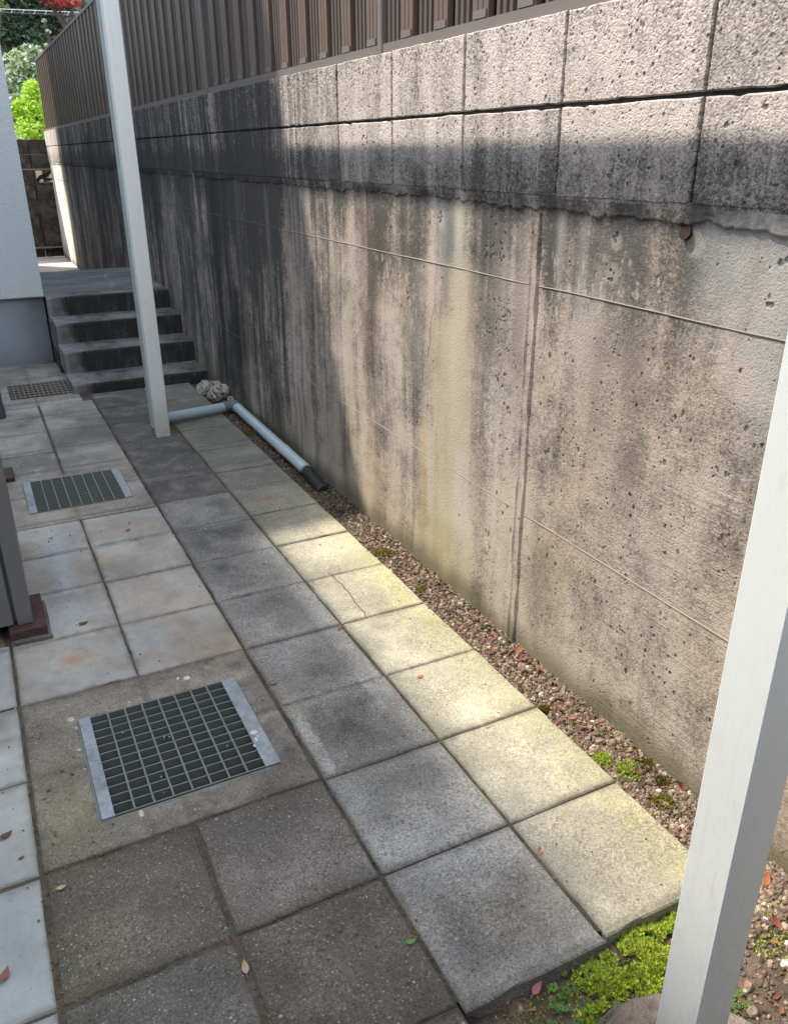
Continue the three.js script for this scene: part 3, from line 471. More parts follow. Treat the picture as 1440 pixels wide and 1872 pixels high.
// ---------------------------------------------------------------- the house on the left
const stuccoTex = bake(512, 512, (i, j, o) => {
  const a = vn(i / 4.2, j / 3.2), b = vn(i / 2.2 + 40, j / 1.9), n = fbm(i / 90, j / 90, 3);
  o[0] = 0.60 + 0.03 * (n - 0.5); o[1] = 0.635 + 0.03 * (n - 0.5); o[2] = 0.64 + 0.03 * (n - 0.5); o[3] = 0.6 * a + 0.4 * b;
});
const stucco = new THREE.MeshStandardMaterial({ ...stuccoTex, bumpScale: 0.0035, roughness: 0.9 });
const foundTex = bake(512, 256, (i, j, o) => {
  const x = i / 60, y = j / 60, n = fbm(x * 0.7, y * 0.7, 4), f = fbm(x * 4, y * 4, 3); let k = 0.85 + 0.25 * (n - 0.5) + 0.12 * (f - 0.5);
  const low = sm(0.6, 0.05, y + (n - 0.5)) * 0.5, mould = sm(7.6, 8.5, x) * (0.35 + 0.6 * f);
  let sc = 0; for (let q = 0; q < 22; q++) { const cx = 4.4 + hash(q, 1) * 1.9, cy = 2.6 + hash(q, 2) * 1.6, a = hash(q, 3) * 3.2, dx = x - cx, dy = y - cy, u = dx * Math.cos(a) + dy * Math.sin(a), w = -dx * Math.sin(a) + dy * Math.cos(a) + 0.4 * u * u; if (Math.abs(u) < 0.12 + 0.25 * hash(q, 4)) sc = Math.max(sc, sm(0.035, 0.012, Math.abs(w))); }
  k *= 1 - low * 0.5; k *= 1 - 0.75 * cl(mould); o[0] = mix(0.35 * k, 0.62, sc * 0.8); o[1] = mix(0.375 * k, 0.62, sc * 0.8); o[2] = mix(0.41 * k, 0.62, sc * 0.8); o[3] = 0.5 + 0.3 * (f - 0.5);
});
const foundation = new THREE.MeshStandardMaterial({ ...foundTex, bumpScale: 0.004, roughness: 0.85 });
{
  const h = thing('house', 'pale blue-grey stuccoed house with a grey plinth at the foot of the steps', 'house', [-8, 0, -20]);
  const uvs = (x, y, z) => [(x + z) * 0.33, y * 0.33];
  part('wall', uvBy(box(-24, -1.33, 1.475, 17.2, -37.7, -17.35), uvs), stucco, h);
  part('foundation', uvBy(box(-24, -1.345, -0.2, 1.46, -37.6, -17.42), (x, y, z) => [(x + 9.9) / 8.6, y / 4.3]), foundation, h);
  part('drip_edge', box(-24, -1.32, 1.455, 1.48, -37.7, -17.34), M(0.12, 0.125, 0.13, 0.6), h);
  part('roof', geoFrom([-25, 17.9, -15.3, -0.5, 17.9, -15.3, -0.5, 17.9, -39.8, -25, 17.9, -39.8, -6.5, 24, -27.5, -25, 24, -27.5,
    -25, 17.4, -15.3, -0.5, 17.4, -15.3, -0.5, 17.4, -39.8, -25, 17.4, -39.8], [0, 1, 4, 0, 4, 5, 1, 2, 4, 2, 3, 5, 2, 5, 4, 6, 8, 7, 6, 9, 8, 0, 6, 7, 0, 7, 1, 1, 7, 8, 1, 8, 2, 2, 8, 9, 2, 9, 3, 3, 9, 6, 3, 6, 0, 0, 5, 3]).toNonIndexed(), M(0.07, 0.07, 0.075, 0.8), h);
  part('wing_wall', uvBy(box(-24, -11, -0.2, 17.2, -17.3, 16), uvs), stucco, h);
  part('added_rear_block', uvBy(box(-10.98, -0.2, -0.2, 6.5, 4.6, 16), uvs), M(0.20, 0.18, 0.16, 0.9), h);  // unseen block added behind the camera to keep sky light off the right post
  part('shade_wing_roof', geoFrom([-10, 17, -40, -10, 17, 17, -18.0, 36, 17, -18.0, 36, -40, -25, 17, -40, -25, 17, 17, -10, 16.5, -40, -10, 16.5, 17, -25, 16.5, -40, -25, 16.5, 17],
    [0, 1, 2, 0, 2, 3, 3, 2, 5, 3, 5, 4, 0, 3, 4, 1, 5, 2, 0, 6, 7, 0, 7, 1, 6, 8, 9, 6, 9, 7, 0, 4, 8, 0, 8, 6, 1, 7, 9, 1, 9, 5, 4, 5, 9, 4, 9, 8]).toNonIndexed(), M(0.07, 0.07, 0.075, 0.8), h);  // unseen roof, ridge raised and set back to cast a soft shade edge
}
// ---------------------------------------------------------------- drain gratings
const zincTex = bake(256, 256, (i, j, o) => { const n = fbm(i / 40, j / 40, 4), f = fbm(i / 7, j / 7, 3), ru = sm(0.66, 0.8, fbm(i / 17 + 40, j / 17, 4)) * 0.6, k = 0.8 + 0.6 * (n - 0.5) + 0.3 * (f - 0.5) - 0.3 * ru; o[0] = (0.31 + 0.05 * ru) * k; o[1] = 0.345 * k; o[2] = 0.375 * k; o[3] = f; });
const zinc = new THREE.MeshStandardMaterial({ ...zincTex, bumpScale: 0.0008, roughness: 0.55, metalness: 0.25 });
const zincDull = M(0.17, 0.185, 0.18, 0.6, { metalness: 0.2 }), rustBar = M(0.27, 0.24, 0.205, 0.85), rustEdge = M(0.13, 0.075, 0.045, 0.9);
const pitMat = new THREE.MeshStandardMaterial({ ...soilTex(256, 256, 21, [0.06, 0.06, 0.05], [0.03, 0.034, 0.028]), bumpScale: 0.01, roughness: 0.95 });
function grating(hole, label, opt) {
  const [x0, x1, z0, z1] = hole, t = thing('drain_grating', label, 'drain grating', [(x0 + x1) / 2, 0, (z0 + z1) / 2]);
  const y1 = opt.y || 0.008, dep = opt.depth || 0.105, sl = opt.left, sr = opt.right, bar = opt.rusty ? rustBar : zincDull, th = opt.th || 0.009;
  if (sl) part('side_plate', uvBy(box(x0, x0 + sl, y1 - 0.02, y1 + 0.004, z0, z1), (x, y, z) => [x, z]), zinc, t);
  if (sr) part('side_plate', uvBy(box(x1 - sr, x1, y1 - 0.02, y1 + 0.004, z0, z1), (x, y, z) => [x, z]), zinc, t);
  const a = x0 + sl, b = x1 - sr;
  for (let k = 0; k <= opt.bars; k++) { const z = mix(z0 + 0.01, z1 - 0.01, k / opt.bars); part('bearing_bar', box(a - (sl ? 0.01 : 0), b + (sr ? 0.01 : 0), y1 - dep, y1, z - th / 2, z + th / 2), bar, t); }
  for (let k = 1; k <= opt.rods; k++) {
    const x = mix(a, b, k / (opt.rods + 1)), n = opt.twist ? 60 : 4, pos = [], idx = [], r = opt.twist ? 0.0105 : 0.007;   // square twisted rod
    for (let i = 0; i <= n; i++) { const z = mix(z0, z1, i / n), ph = opt.twist ? i / n * Math.PI * 2 * 6 : 0.785; for (let q = 0; q < 4; q++) pos.push(x + r * Math.cos(ph + q * 1.5708), y1 + 0.003 - r * 0.6 + r * Math.sin(ph + q * 1.5708) * 0.8, z); if (i < n) for (let q = 0; q < 4; q++) { const s = i * 4 + q, s2 = i * 4 + (q + 1) % 4; idx.push(s, s + 4, s2, s2, s + 4, s2 + 4); } }
    part('cross_rod', geoFrom(pos, idx), bar, t);
  }
  const f = 0.016, fm = opt.rusty ? rustEdge : zincDull;
  part('frame', join([box(x0 - f, x1 + f, -0.12, y1 - 0.012, z0 - f, z0 - 0.003), box(x0 - f, x1 + f, -0.12, y1 - 0.012, z1 + 0.003, z1 + f), box(x0 - f, x0 - 0.003, -0.12, y1 - 0.012, z0, z1), box(x1 + 0.003, x1 + f, -0.12, y1 - 0.012, z0, z1)]), fm, t);
  const d = opt.pit || 0.75, w = 0.06, yt = -0.124;
  part('catch_pit', uvBy(join([box(x0 - w, x1 + w, -d - 0.1, -d, z0 - w, z1 + w), box(x0 - w, x1 + w, -d, yt, z0 - w, z0 - 0.018), box(x0 - w, x1 + w, -d, yt, z1 + 0.018, z1 + w), box(x0 - w, x0 - 0.018, -d, yt, z0 - 0.018, z1 + 0.018), box(x1 + 0.018, x1 + w, -d, yt, z0 - 0.018, z1 + 0.018)]), (x, y, z) => [x + y, z + y]), pitMat, t);
  if (opt.twist) {   // dried white droppings on the plate and bars
    const s = []; for (const [x, z, r, q] of [[-1.315, -2.76, 0.03, 1], [-1.325, -2.67, 0.012, 2.4], [-1.36, -2.6, 0.009, 2], [-1.30, -2.7, 0.008, 1.5]]) s.push(new THREE.SphereGeometry(r, 10, 6).scale(1, 0.14, q).translate(x, y1 + 0.005, z));
    for (const [x, z, r] of [[-1.98, -3.05, 0.012], [-1.94, -3.04, 0.01], [-1.55, -2.72, 0.01], [-2.1, -2.6, 0.009]]) s.push(new THREE.SphereGeometry(r, 8, 6).scale(0.7, 1.6, 0.8).translate(x, y1 - 0.02, z));
    const wm = M(0.6, 0.59, 0.55, 0.9); for (const g of s) part('white_dropping', g, wm, t);
  }
  return t;
}
grating(HOLES[0], 'large galvanised drain grating nearest the viewer, with a flat grey plate down each side', { left: 0.09, right: 0.118, bars: 12, rods: 7, twist: true, pit: 0.42 });
grating(HOLES[1], 'galvanised drain grating beside the cabinet, further along the path than the large one', { left: 0.095, right: 0.10, bars: 12, rods: 7, twist: true, pit: 0.4, th: 0.010 });
grating(HOLES[2], 'rusty open mesh drain grating against the plinth left of the lowest step', { left: 0, right: 0, bars: 6, rods: 12, rusty: true, depth: 0.03, th: 0.011, pit: 0.6 });
// ---------------------------------------------------------------- carport posts, roof and rain pipe
const paintTex = bake(512, 1024, (i, j, o) => {
  const x = i / 512 * 0.66, y = j / 1024 * 8, n = fbm(x * 4, y * 0.8, 4), f = fbm(x * 22, y * 9, 3), s = vn(x * 120, y * 20);
  const drip = sm(0.62, 0.8, fbm(x * 26, y * 0.7 + 30, 3)) * 0.16 * sm(0.3, 1, fbm(x * 3, y * 2, 2)), foot = cl(sm(0.9, 0.0, y + (f - 0.5) * 0.5) * (0.35 + 0.9 * f) + drip + sm(0.74, 0.8, vn(x * 70 + 9, y * 34)) * 0.16 * sm(3.6, 0.5, y)), low = sm(3.2, 1.2, y) * 0.10; let k = 1 - 0.05 * (n - 0.5) - 0.03 * (s - 0.5) - low - sm(0.7, 0.85, f) * 0.04;
  o[0] = mix(0.745 * k, 0.33, foot * 0.7); o[1] = mix(0.765 * k, 0.325, foot * 0.7); o[2] = mix(0.75 * k, 0.25, foot * 0.7); o[3] = 0.5;
}, false);
const postPaint = new THREE.MeshStandardMaterial({ map: paintTex.map, roughness: 0.42 });
const postUV = (x, y, z) => [(x * 1.7 + z * 1.3), cl(y / 8, 0.001, 0.999)];
const pipeGrey = M(0.36, 0.40, 0.39, 0.5);
function post(name, label, z0, extra) {
  const t = thing(name, label, 'carport post', [-0.29, 0, z0 + 0.11]);
  part('shaft', uvBy(box(-0.4, -0.178, 0, 7.24, z0, z0 + 0.226, 0.012), postUV), postPaint, t);
  if (extra) extra(t); return t;
}
post('carport_post', 'white square carport post before the steps with a grey downpipe behind it', -11.035, (t) => {
  part('back_channel', uvBy(join([box(-0.372, -0.2, 0.01, 7.35, -11.13, -11.038), box(-0.352, -0.22, 0.01, 7.35, -11.175, -11.131)]), postUV), postPaint, t);
  part('downpipe', join([box(-0.393, -0.19, 0.05, 7.3, -11.40, -11.19, 0.02)]), pipeGrey, t, 'grey square downpipe behind the post');
  part('pipe_outlet', rod([-0.29, 0.125, -11.5], [-0.29, 0.125, -11.39], 0.08, 16), pipeGrey, t);
});
post('carport_post', 'thick white square carport post at the right edge, crossing in front of the retaining wall', 0.782, null);
{
  const t = thing('carport_roof', 'clear carport roof on a white beam carried by the two posts', 'carport roof', [-2, 7.5, -5]);
  part('beam', box(-0.30, -0.16, 7.24, 7.44, -12.4, 3.6), postPaint, t);
  const pane = new THREE.MeshPhysicalMaterial({ color: new THREE.Color().setRGB(0.93, 0.93, 0.92), transmission: 1, thickness: 0, roughness: 0.56, ior: 1.3 });
  for (let k = 0; k < 6; k++) { const z0 = -12.4 + k * 2.65; part('roof_pane', new THREE.PlaneGeometry(7.85, 2.65).rotateX(-Math.PI / 2).rotateZ(-0.05).translate(-4.16, 7.64, z0 + 1.325), pane, t); }
  part('back_beam', box(-8.25, -8.08, 7.7, 7.84, -12.4, 3.6), postPaint, t);
}
{
  const t = thing('drain_pipe', 'pale grey plastic rain pipe lying from the post to the wall and along its foot', 'drain pipe', [1.2, 0, -10]);
  const pvc = M(0.40, 0.475, 0.53, 0.32), dark = M(0.15, 0.165, 0.18, 0.45), seamM = M(0.45, 0.5, 0.53, 0.4);
  part('pipe', rod([-0.3, 0.115, -11.47], [1.10, 0.11, -11.71], 0.083, 24), pvc, t);
  part('elbow', join([rod([1.0, 0.11, -11.695], [1.20, 0.11, -11.73], 0.096, 24), rod([0.985, 0.11, -11.692], [1.03, 0.11, -11.70], 0.103, 24), new THREE.SphereGeometry(0.096, 20, 14).translate(1.2, 0.11, -11.73), rod([1.2, 0.11, -11.73], [1.205, 0.11, -11.56], 0.096, 24), rod([1.205, 0.11, -11.6], [1.205, 0.11, -11.55], 0.103, 24)]), dark, t);
  part('pipe', rod([1.205, 0.11, -11.6], [1.175, 0.10, -7.98], 0.086, 24), pvc, t);
  part('coupling', rod([1.185, 0.103, -9.0], [1.183, 0.103, -8.86], 0.0905, 24), seamM, t);
  // ribbed black drain hose pushed over the end
  const ribs = []; for (let k = 0; k < 12; k++) { const z = -8.0 + k * 0.045; ribs.push(new THREE.TorusGeometry(0.086 - k * 0.001, 0.011, 7, 20).translate(1.175 + k * 0.002, 0.09 - k * 0.0085, z)); }
  ribs.push(rod([1.175, 0.095, -8.0], [1.2, -0.02, -7.42], 0.082, 18, 0.074));
  part('mesh_sleeve', join(ribs), M(0.022, 0.024, 0.028, 0.7), t);
}
{
  const dp = thing('rainwater_pipe', 'dark grey round rainwater pipe at the left edge beside the rusty grating', 'rainwater pipe', [-2.66, 0, -13.2]);
  const m = M(0.075, 0.085, 0.10, 0.4);
  part('pipe', rod([-2.68, 0.0, -13.25], [-2.68, 8, -13.25], 0.085, 20), m, dp); part('socket', rod([-2.68, 0.02, -13.25], [-2.68, 0.22, -13.25], 0.1, 20), m, dp);
}
// ---------------------------------------------------------------- storage cabinet at the left edge, on bricks
{
  const t = thing('storage_cabinet', 'grey-brown metal storage cabinet at the left edge with grooved front', 'cabinet', [-3.8, 0.2, -6.4]);
  const paint = M(0.15, 0.15, 0.152, 0.5), groove = M(0.05, 0.05, 0.052, 0.6);
  const X = -2.765, Zf = -5.17, B = 0.155;
  part('side_panel', box(-2.80, X, B, 4.95, -7.6, -5.24), paint, t);
  part('corner_post', box(X - 0.145, X, B, 4.95, -5.235, Zf, 0.012), paint, t);
  part('groove', box(X - 0.175, X - 0.146, B + 0.03, 4.95, -5.235, Zf - 0.035), groove, t);
  part('door_frame', box(X - 0.31, X - 0.176, B + 0.012, 4.95, -5.235, Zf - 0.006, 0.01), paint, t);
  part('groove', box(X - 0.325, X - 0.311, B + 0.03, 4.95, -5.235, Zf - 0.03), groove, t);
  part('door_panel', box(-4.6, X - 0.326, B - 0.005, 4.95, -5.235, Zf - 0.008), paint, t);
  part('base', box(-4.6, -2.82, B, 0.24, -7.55, -5.3), groove, t); part('roof_cap', box(-4.65, -2.72, 4.95, 5.05, -7.65, -5.12), paint, t);
  const brickTex = soilTex(256, 256, 31, [0.075, 0.034, 0.030], [0.105, 0.048, 0.042]), bm = new THREE.MeshStandardMaterial({ ...brickTex, bumpScale: 0.003, roughness: 0.8 });
  seed = 33;
  const bg = slab(0.34, 0.72, 0.095, 0.012, 0.006, 6); bg.translate(-2.995, 0.145, -5.79); uvBy(bg, (x, y, z) => [x * 1.2 + y, z * 1.2]);
  solo('brick', bg, bm, 'red-brown paving brick under the front corner of the cabinet', 'brick', [-2.83, 0.05, -5.43]);
  const rg = slab(0.14, 0.46, 0.08, 0.012, 0.006, 6); rg.translate(-2.80, 0.075, -10.2); uvBy(rg, (x, y, z) => [x * 1.2 + y, z * 1.2]);
  solo('brick', rg, bm, 'dark red brick behind the cabinet, lying by the further drain grating', 'brick', [-2.68, 0, -9.97]);
  const mg = slab(0.37, 0.76, 0.065, 0.014, 0.02, 8); mg.translate(-2.995, 0.05, -5.80); uvBy(mg, (x, y, z) => [x + y, z]);
  solo('mortar_pad', mg, new THREE.MeshStandardMaterial({ ...soilTex(128, 128, 41, [0.14, 0.13, 0.12], [0.2, 0.185, 0.165]), bumpScale: 0.01, roughness: 0.95 }), 'dark grey mortar pad beneath the red-brown brick', 'mortar pad', [-2.82, 0, -5.43]);
  const ag = slab(0.95, 0.5, 0.12, 0.02, 0.02, 8); ag.translate(-4.0, 0.012, -5.58); uvBy(ag, (x, y, z) => [x * 1.5, z * 1.5]);
  solo('aggregate_slab', ag, new THREE.MeshStandardMaterial({ ...soilTex(256, 256, 51, [0.23, 0.17, 0.12], [0.30, 0.24, 0.17]), bumpScale: 0.02, roughness: 0.95 }), 'rough tan pebble-faced slab under the cabinet left of the brick', 'slab', [-3.5, 0, -5.3]);
}
// ---------------------------------------------------------------- louvred fence on top of the wall
{
  const t = thing('fence', 'dark brown metal fence of upright slats standing on the retaining wall', 'fence', [1.5, 5.25, -19]);
  const br = M(0.122, 0.084, 0.064, 0.42, { metalness: 0.1 }), brd = M(0.085, 0.064, 0.054, 0.5, { metalness: 0.1 }), rail = M(0.15, 0.128, 0.118, 0.45, { metalness: 0.15 });
  const posts = []; for (let z = 7.36; z > -40; z -= 6.63) posts.push(z);
  const y0 = 5.345, y1 = 7.93;
  for (const z of posts) { part('post', box(1.405, 1.60, 5.252, 8.02, z - 0.055, z + 0.055, 0.012), rail, t); }
  for (let k = 0; k + 1 < posts.length; k++) {
    const za = posts[k + 1] + 0.06, zb = posts[k] - 0.06;
    part('bottom_rail', box(1.415, 1.60, 5.256, y0, za, zb, 0.006), rail, t); part('top_rail', box(1.41, 1.62, y1, 8.0, za, zb, 0.006), rail, t);
    part('back_panel', box(1.535, 1.55, y0, y1, za, zb), brd, t); const n = 20, p = (zb - za) / n; seed = 70 + k;
    for (let q = 0; q < n; q++) {
      const z0 = za + q * p; 
      if (q % 2) {   // wide front slat with two fine grooves
        const w = p * 0.74, a = z0 + p * 0.13, x = 1.428 + rr(-0.002, 0.002), o = [[x, a], [x, a + w * 0.3], [x + 0.012, a + w * 0.34], [x, a + w * 0.38], [x, a + w * 0.62], [x + 0.012, a + w * 0.66], [x, a + w * 0.7], [x, a + w], [x + 0.06, a + w], [x + 0.06, a]];
        part('slat', prism(o, y0, y1), br, t);
        if (zb > -8) part('bracket', box(1.416, 1.427, y0 + 0.01, y0 + 0.07, a + 0.02, a + w - 0.02), rail, t);
      } else {       // ribbed slat set back behind it
        const a = z0 + p * 0.11, w = p * 0.78, x = 1.45, o = [[x + 0.022, a]]; for (let r = 0; r < 3; r++) { const c = a + w * (0.14 + 0.36 * r), e = w * 0.085; o.push([x + 0.022, c - e * 1.4], [x, c - e], [x, c + e], [x + 0.022, c + e * 1.4]); } o.push([x + 0.022, a + w], [x + 0.05, a + w], [x + 0.05, a]);
        part('slat', prism(o, y0, y1), brd, t);
      }
    }
  }
}
// ---------------------------------------------------------------- far end of the passage
{
  const p = struct('passage_floor');
  part('floor_slab', uvBy(box(-1.32, 1.38, -0.12, 0.0, -39.5, -21.92), (x, y, z) => [x * 0.3, z * 0.3]), new THREE.MeshStandardMaterial({ ...soilTex(256, 256, 61, [0.62, 0.58, 0.52], [0.7, 0.66, 0.6]), bumpScale: 0.004, roughness: 0.95 }), p);
  const w = thing('block_wall', 'dark old concrete block wall closing the far end of the passage', 'block wall', [0, 0, -39.6]);
  const old = soilTex(256, 256, 71, [0.105, 0.085, 0.072], [0.055, 0.046, 0.042]), oldM = new THREE.MeshStandardMaterial({ ...old, bumpScale: 0.012, roughness: 0.95 }), lightM = M(0.22, 0.205, 0.185, 0.95), mort = M(0.035, 0.031, 0.028, 0.95);
  const hs = [0.0, 0.46, 1.22, 1.87, 2.49, 3.10, 3.74, 4.33, 4.95]; seed = 91;
  for (let k = 0; k + 1 < hs.length; k++) for (const [a, b] of [[-3.5, -2.12], [-2.1, -0.74], [-0.72, 0.6], [0.63, 1.98]]) {
    const hole = k === 5 && a > 0; const sh = k > 0 && k < 5 ? rr(-0.07, 0.05) : 0;
    if (k === 0) { part('block', uvBy(box(a, b, hs[k], hs[k + 1] - 0.05, -39.98, -39.72 + rr(-0.02, 0.02), 0), (x, y, z) => [x, y]), oldM, w); continue; }
    if (!hole) { part('block', uvBy(box(a + sh, b - 0.01 + sh, hs[k] + 0.012, hs[k + 1] - 0.012, -39.95, -39.5 + rr(-0.015, 0.01)), (x, y, z) => [x * 0.9 + k, y * 0.9]), oldM, w); continue; }
    // openwork block: a frame with slanting webs
    const f = [box(a, a + 0.1, hs[k] + 0.012, hs[k + 1] - 0.012, -39.9, -39.5), box(b - 0.1, b, hs[k] + 0.012, hs[k + 1] - 0.012, -39.9, -39.5), box(a + 0.1, b - 0.1, hs[k] + 0.012, hs[k] + 0.09, -39.9, -39.5), box(a + 0.1, b - 0.1, hs[k + 1] - 0.06, hs[k + 1] - 0.012, -39.9, -39.5)];
    f.push(tube([[a + 0.1, 3.2, -39.7], [a + 0.3, 3.42, -39.7], [a + 0.55, 3.5, -39.7], [a + 0.75, 3.68, -39.7]], 0.075, 8, 14), tube([[a + 0.3, 3.4, -39.72], [a + 0.6, 3.3, -39.72], [a + 0.9, 3.36, -39.72]], 0.05, 8, 14));
    part('openwork_block', uvBy(join(f), (x, y, z) => [x, y]), oldM, w);
  }
  part('mortar', join([box(-3.5, 0.6, 0.4, 4.9, -39.93, -39.56), box(0.6, 1.98, 0.4, 3.1, -39.93, -39.56), box(0.6, 1.98, 3.73, 4.9, -39.93, -39.56)]), mort, w);
  part('pale_joint', join([box(-3.5, 1.4, 3.715, 3.765, -39.57, -39.47), box(-3.5, 1.4, 4.318, 4.336, -39.57, -39.485), box(-3.5, 1.4, 0.40, 0.47, -39.7, -39.46)]), lightM, w);
}
// ---------------------------------------------------------------- loose stones by the steps
function boulder(rad, sd, sq, det = 9) {
  const g = new THREE.IcosahedronGeometry(rad, det), p = g.attributes.position;
  for (let i = 0; i < p.count; i++) { const x = p.getX(i), y = p.getY(i), z = p.getZ(i), l = Math.hypot(x, y, z), k = 0.72 + 0.5 * fbm(x / rad * 1.3 + sd, z / rad * 1.3 + y / rad * 1.7 + sd, 4) + 0.2 * (vn(x / rad * 5 + sd, (y + z) / rad * 5) - 0.5) + 0.1 * (vn(x / rad * 13 + sd, (y - z) / rad * 13) - 0.5); p.setXYZ(i, x * k * sq[0], y * k * sq[1], z * k * sq[2]); }
  g.computeVertexNormals(); return g;
}
{
  const tx = bake(256, 256, (i, j, o) => { const n = fbm(i / 22, j / 22, 4), f = fbm(i / 6, j / 6, 3), d = sm(0.52, 0.36, n) * 0.75 + sm(0.5, 0.35, f) * 0.4; o[0] = mix(0.55, 0.09, cl(d)); o[1] = mix(0.515, 0.08, cl(d)); o[2] = mix(0.475, 0.075, cl(d)); o[3] = f; });
  const m = new THREE.MeshStandardMaterial({ ...tx, bumpScale: 0.01, roughness: 0.95 });
  const put = (r, sd, sq, pos, label) => { const g = uvBy(boulder(r, sd, sq), (x, y, z) => [x * 2 + y, z * 2 + y]); g.translate(...pos); solo('rock', g, m, label, 'rock', [pos[0], 0, pos[2]]); };
  put(0.18, 3.1, [1, 0.8, 0.9], [1.06, 0.10, -13.2], 'pitted pale rock nearest the foot of the lowest step');
  put(0.21, 8.2, [1.15, 0.75, 0.95], [1.20, 0.11, -12.72], 'largest pitted pale rock, lying just behind the pipe elbow');
  put(0.14, 14.7, [1, 0.8, 1], [1.28, 0.09, -13.25], 'smaller pale rock squeezed between the two bigger ones and the wall');
  put(0.07, 22.7, [1, 0.8, 1], [1.33, 0.04, -12.42], 'tiny grey stone against the wall by the pipe elbow');
}
// ---------------------------------------------------------------- gravel, soil, moss
{
  const o = struct('soil');
  const pos = [], idx = [], uv = []; const nx = 60, nz = 60;
  const hgt = (x, z) => -0.105 + 0.05 * (fbm(x * 2.2, z * 2.2, 4) - 0.5) + 0.05 * sm(0.2, 1.1, x) - 0.02 * sm(0.12, 0.02, z);
  for (let j = 0; j <= nz; j++) for (let i = 0; i <= nx; i++) { const x = mix(-2.0, 1.40, i / nx), z = mix(-0.02, 4, j / nz); pos.push(x, hgt(x, z), z); uv.push(x * 0.8, z * 0.8); if (i < nx && j < nz) { const a = j * (nx + 1) + i, b = a + nx + 1; idx.push(a, b, a + 1, a + 1, b, b + 1); } }
  part('soil_bed', geoFrom(pos, idx, uv), soilMat, o);
  part('gravel_bed', uvBy(box(0.955, 1.39, -0.15, -0.052, -14.15, 0.0), (x, y, z) => [x * 0.8, z * 0.8]), soilMat, o);
  const dummy = new THREE.Object3D(), col = new THREE.Color();
  const pebble = new THREE.IcosahedronGeometry(1, 1); { const p = pebble.attributes.position; for (let i = 0; i < p.count; i++) { const x = p.getX(i), y = p.getY(i), z = p.getZ(i), k = 0.5 + 1.0 * vn(x * 2.1 + 5 + z, y * 2.1 + 9 - z); p.setXYZ(i, x * k, y * k * 0.75, z * k); } pebble.computeVertexNormals(); }
  function scatter(name, geo, mat, n, fn, sd) {
    seed = sd; const list = []; for (let k = 0; k < n; k++) { const q = fn(k); if (q) list.push(q); }
    const im = new THREE.InstancedMesh(geo, mat, list.length);
    list.forEach((q, k) => { dummy.position.set(q.x * U, q.y * U, q.z * U); dummy.rotation.set(q.rx ?? rr(0, 6.3), q.ry ?? rr(0, 6.3), q.rz ?? rr(0, 6.3)); dummy.scale.set(q.s * U, q.s * U * (q.sy || 1), q.s * U * (q.sz || 1)); dummy.updateMatrix(); im.setMatrixAt(k, dummy.matrix); im.setColorAt(k, col.setRGB(...q.c)); });
    im.name = name; im.userData.kind = 'stuff'; im.castShadow = im.receiveShadow = true; scene.add(im); return im;
  }
  const hues = [[0.24, 0.155, 0.115], [0.21, 0.125, 0.09], [0.30, 0.22, 0.155], [0.28, 0.225, 0.175], [0.16, 0.10, 0.075], [0.36, 0.29, 0.22], [0.15, 0.125, 0.105], [0.22, 0.15, 0.115]];
  const stoneC = () => { const h = hues[(rnd() * hues.length) | 0], k = rr(0.45, 1.3); return rnd() < 0.02 ? [0.55, 0.51, 0.45] : [h[0] * k * 1.05, h[1] * k * 1.04, h[2] * k * 0.98]; };
  const stoneM = M(1, 1, 1, 0.9);
  const strip = scatter('gravel', pebble, stoneM, 23000, () => { const t = Math.pow(rnd(), 1.5), z = mix(0.4, -14.1, t), x = rr(0.945, 1.39); const tight = z < -7 ? 0.7 : 1; if (rnd() > tight) return null; const s = (0.0055 + 0.018 * Math.pow(rnd(), 3)) * (rnd() < 0.025 ? 1.6 : 1); const farTone = z < -6.5 ? 0.5 : 1; const c = stoneC(); return { x, z, y: -0.048 + 0.022 * sm(0.95, 1.3, x) + 0.02 * (fbm(x * 6, z * 6, 2) - 0.5) + rr(-0.012, 0.006), s, c: c.map((v) => v * farTone) }; }, 301);  // stones further along the strip get darker tints
  strip.userData.label = 'reddish gravel strip between the outer slabs and the retaining wall';
  const yard = scatter('gravel', pebble, stoneM, 5200, () => { const x = rr(-1.3, 1.39), z = rr(0.02, 2.2); if (rnd() > 0.12 + 0.6 * sm(0.1, 0.7, x)) return null; const s = rr(0.007, 0.02) * (rnd() < 0.05 ? 1.8 : 1); return { x, z, y: hgt(x, z) + rr(-0.004, 0.012), s, c: stoneC() }; }, 302);
  yard.name = 'yard_gravel'; yard.userData.label = 'loose reddish gravel on the soil around the right-hand post';
  const scrap = geoFrom([-1, 0, -0.4, 1, 0.2, -0.25, 0.9, 0, 0.45, -1, 0, -0.4, 0.9, 0, 0.45, -0.8, 0.25, 0.4]);
  const scrapM = new THREE.MeshPhysicalMaterial({ color: 0xffffff, roughness: 0.9, side: THREE.DoubleSide });
  const lit0 = scatter('leaf_litter', scrap, scrapM, 2600, () => { const s2 = rnd() < 0.7, x = s2 ? rr(0.95, 1.37) : rr(-1.0, 1.37), z = s2 ? mix(0.1, -13.5, Math.pow(rnd(), 1.3)) : rr(0.05, 1.6); if (fbm(x * 2.5, z * 1.3, 3) < 0.44) return null; const k = rr(0.4, 1.2), q = rnd(); return { x, z, y: (s2 ? -0.03 + 0.02 * sm(0.95, 1.3, x) : hgt(x, z) + 0.012) + rr(-0.004, 0.012), s: 0.008 + 0.03 * Math.pow(rnd(), 3), rx: rr(-0.6, 0.6), rz: rr(-0.6, 0.6), c: q < 0.35 ? [0.26 * k, 0.10 * k, 0.06 * k] : q < 0.75 ? [0.15 * k, 0.095 * k, 0.06 * k] : [0.30 * k, 0.22 * k, 0.13 * k] }; }, 303);
  lit0.userData.label = 'broken brown leaf litter among the gravel and soil';
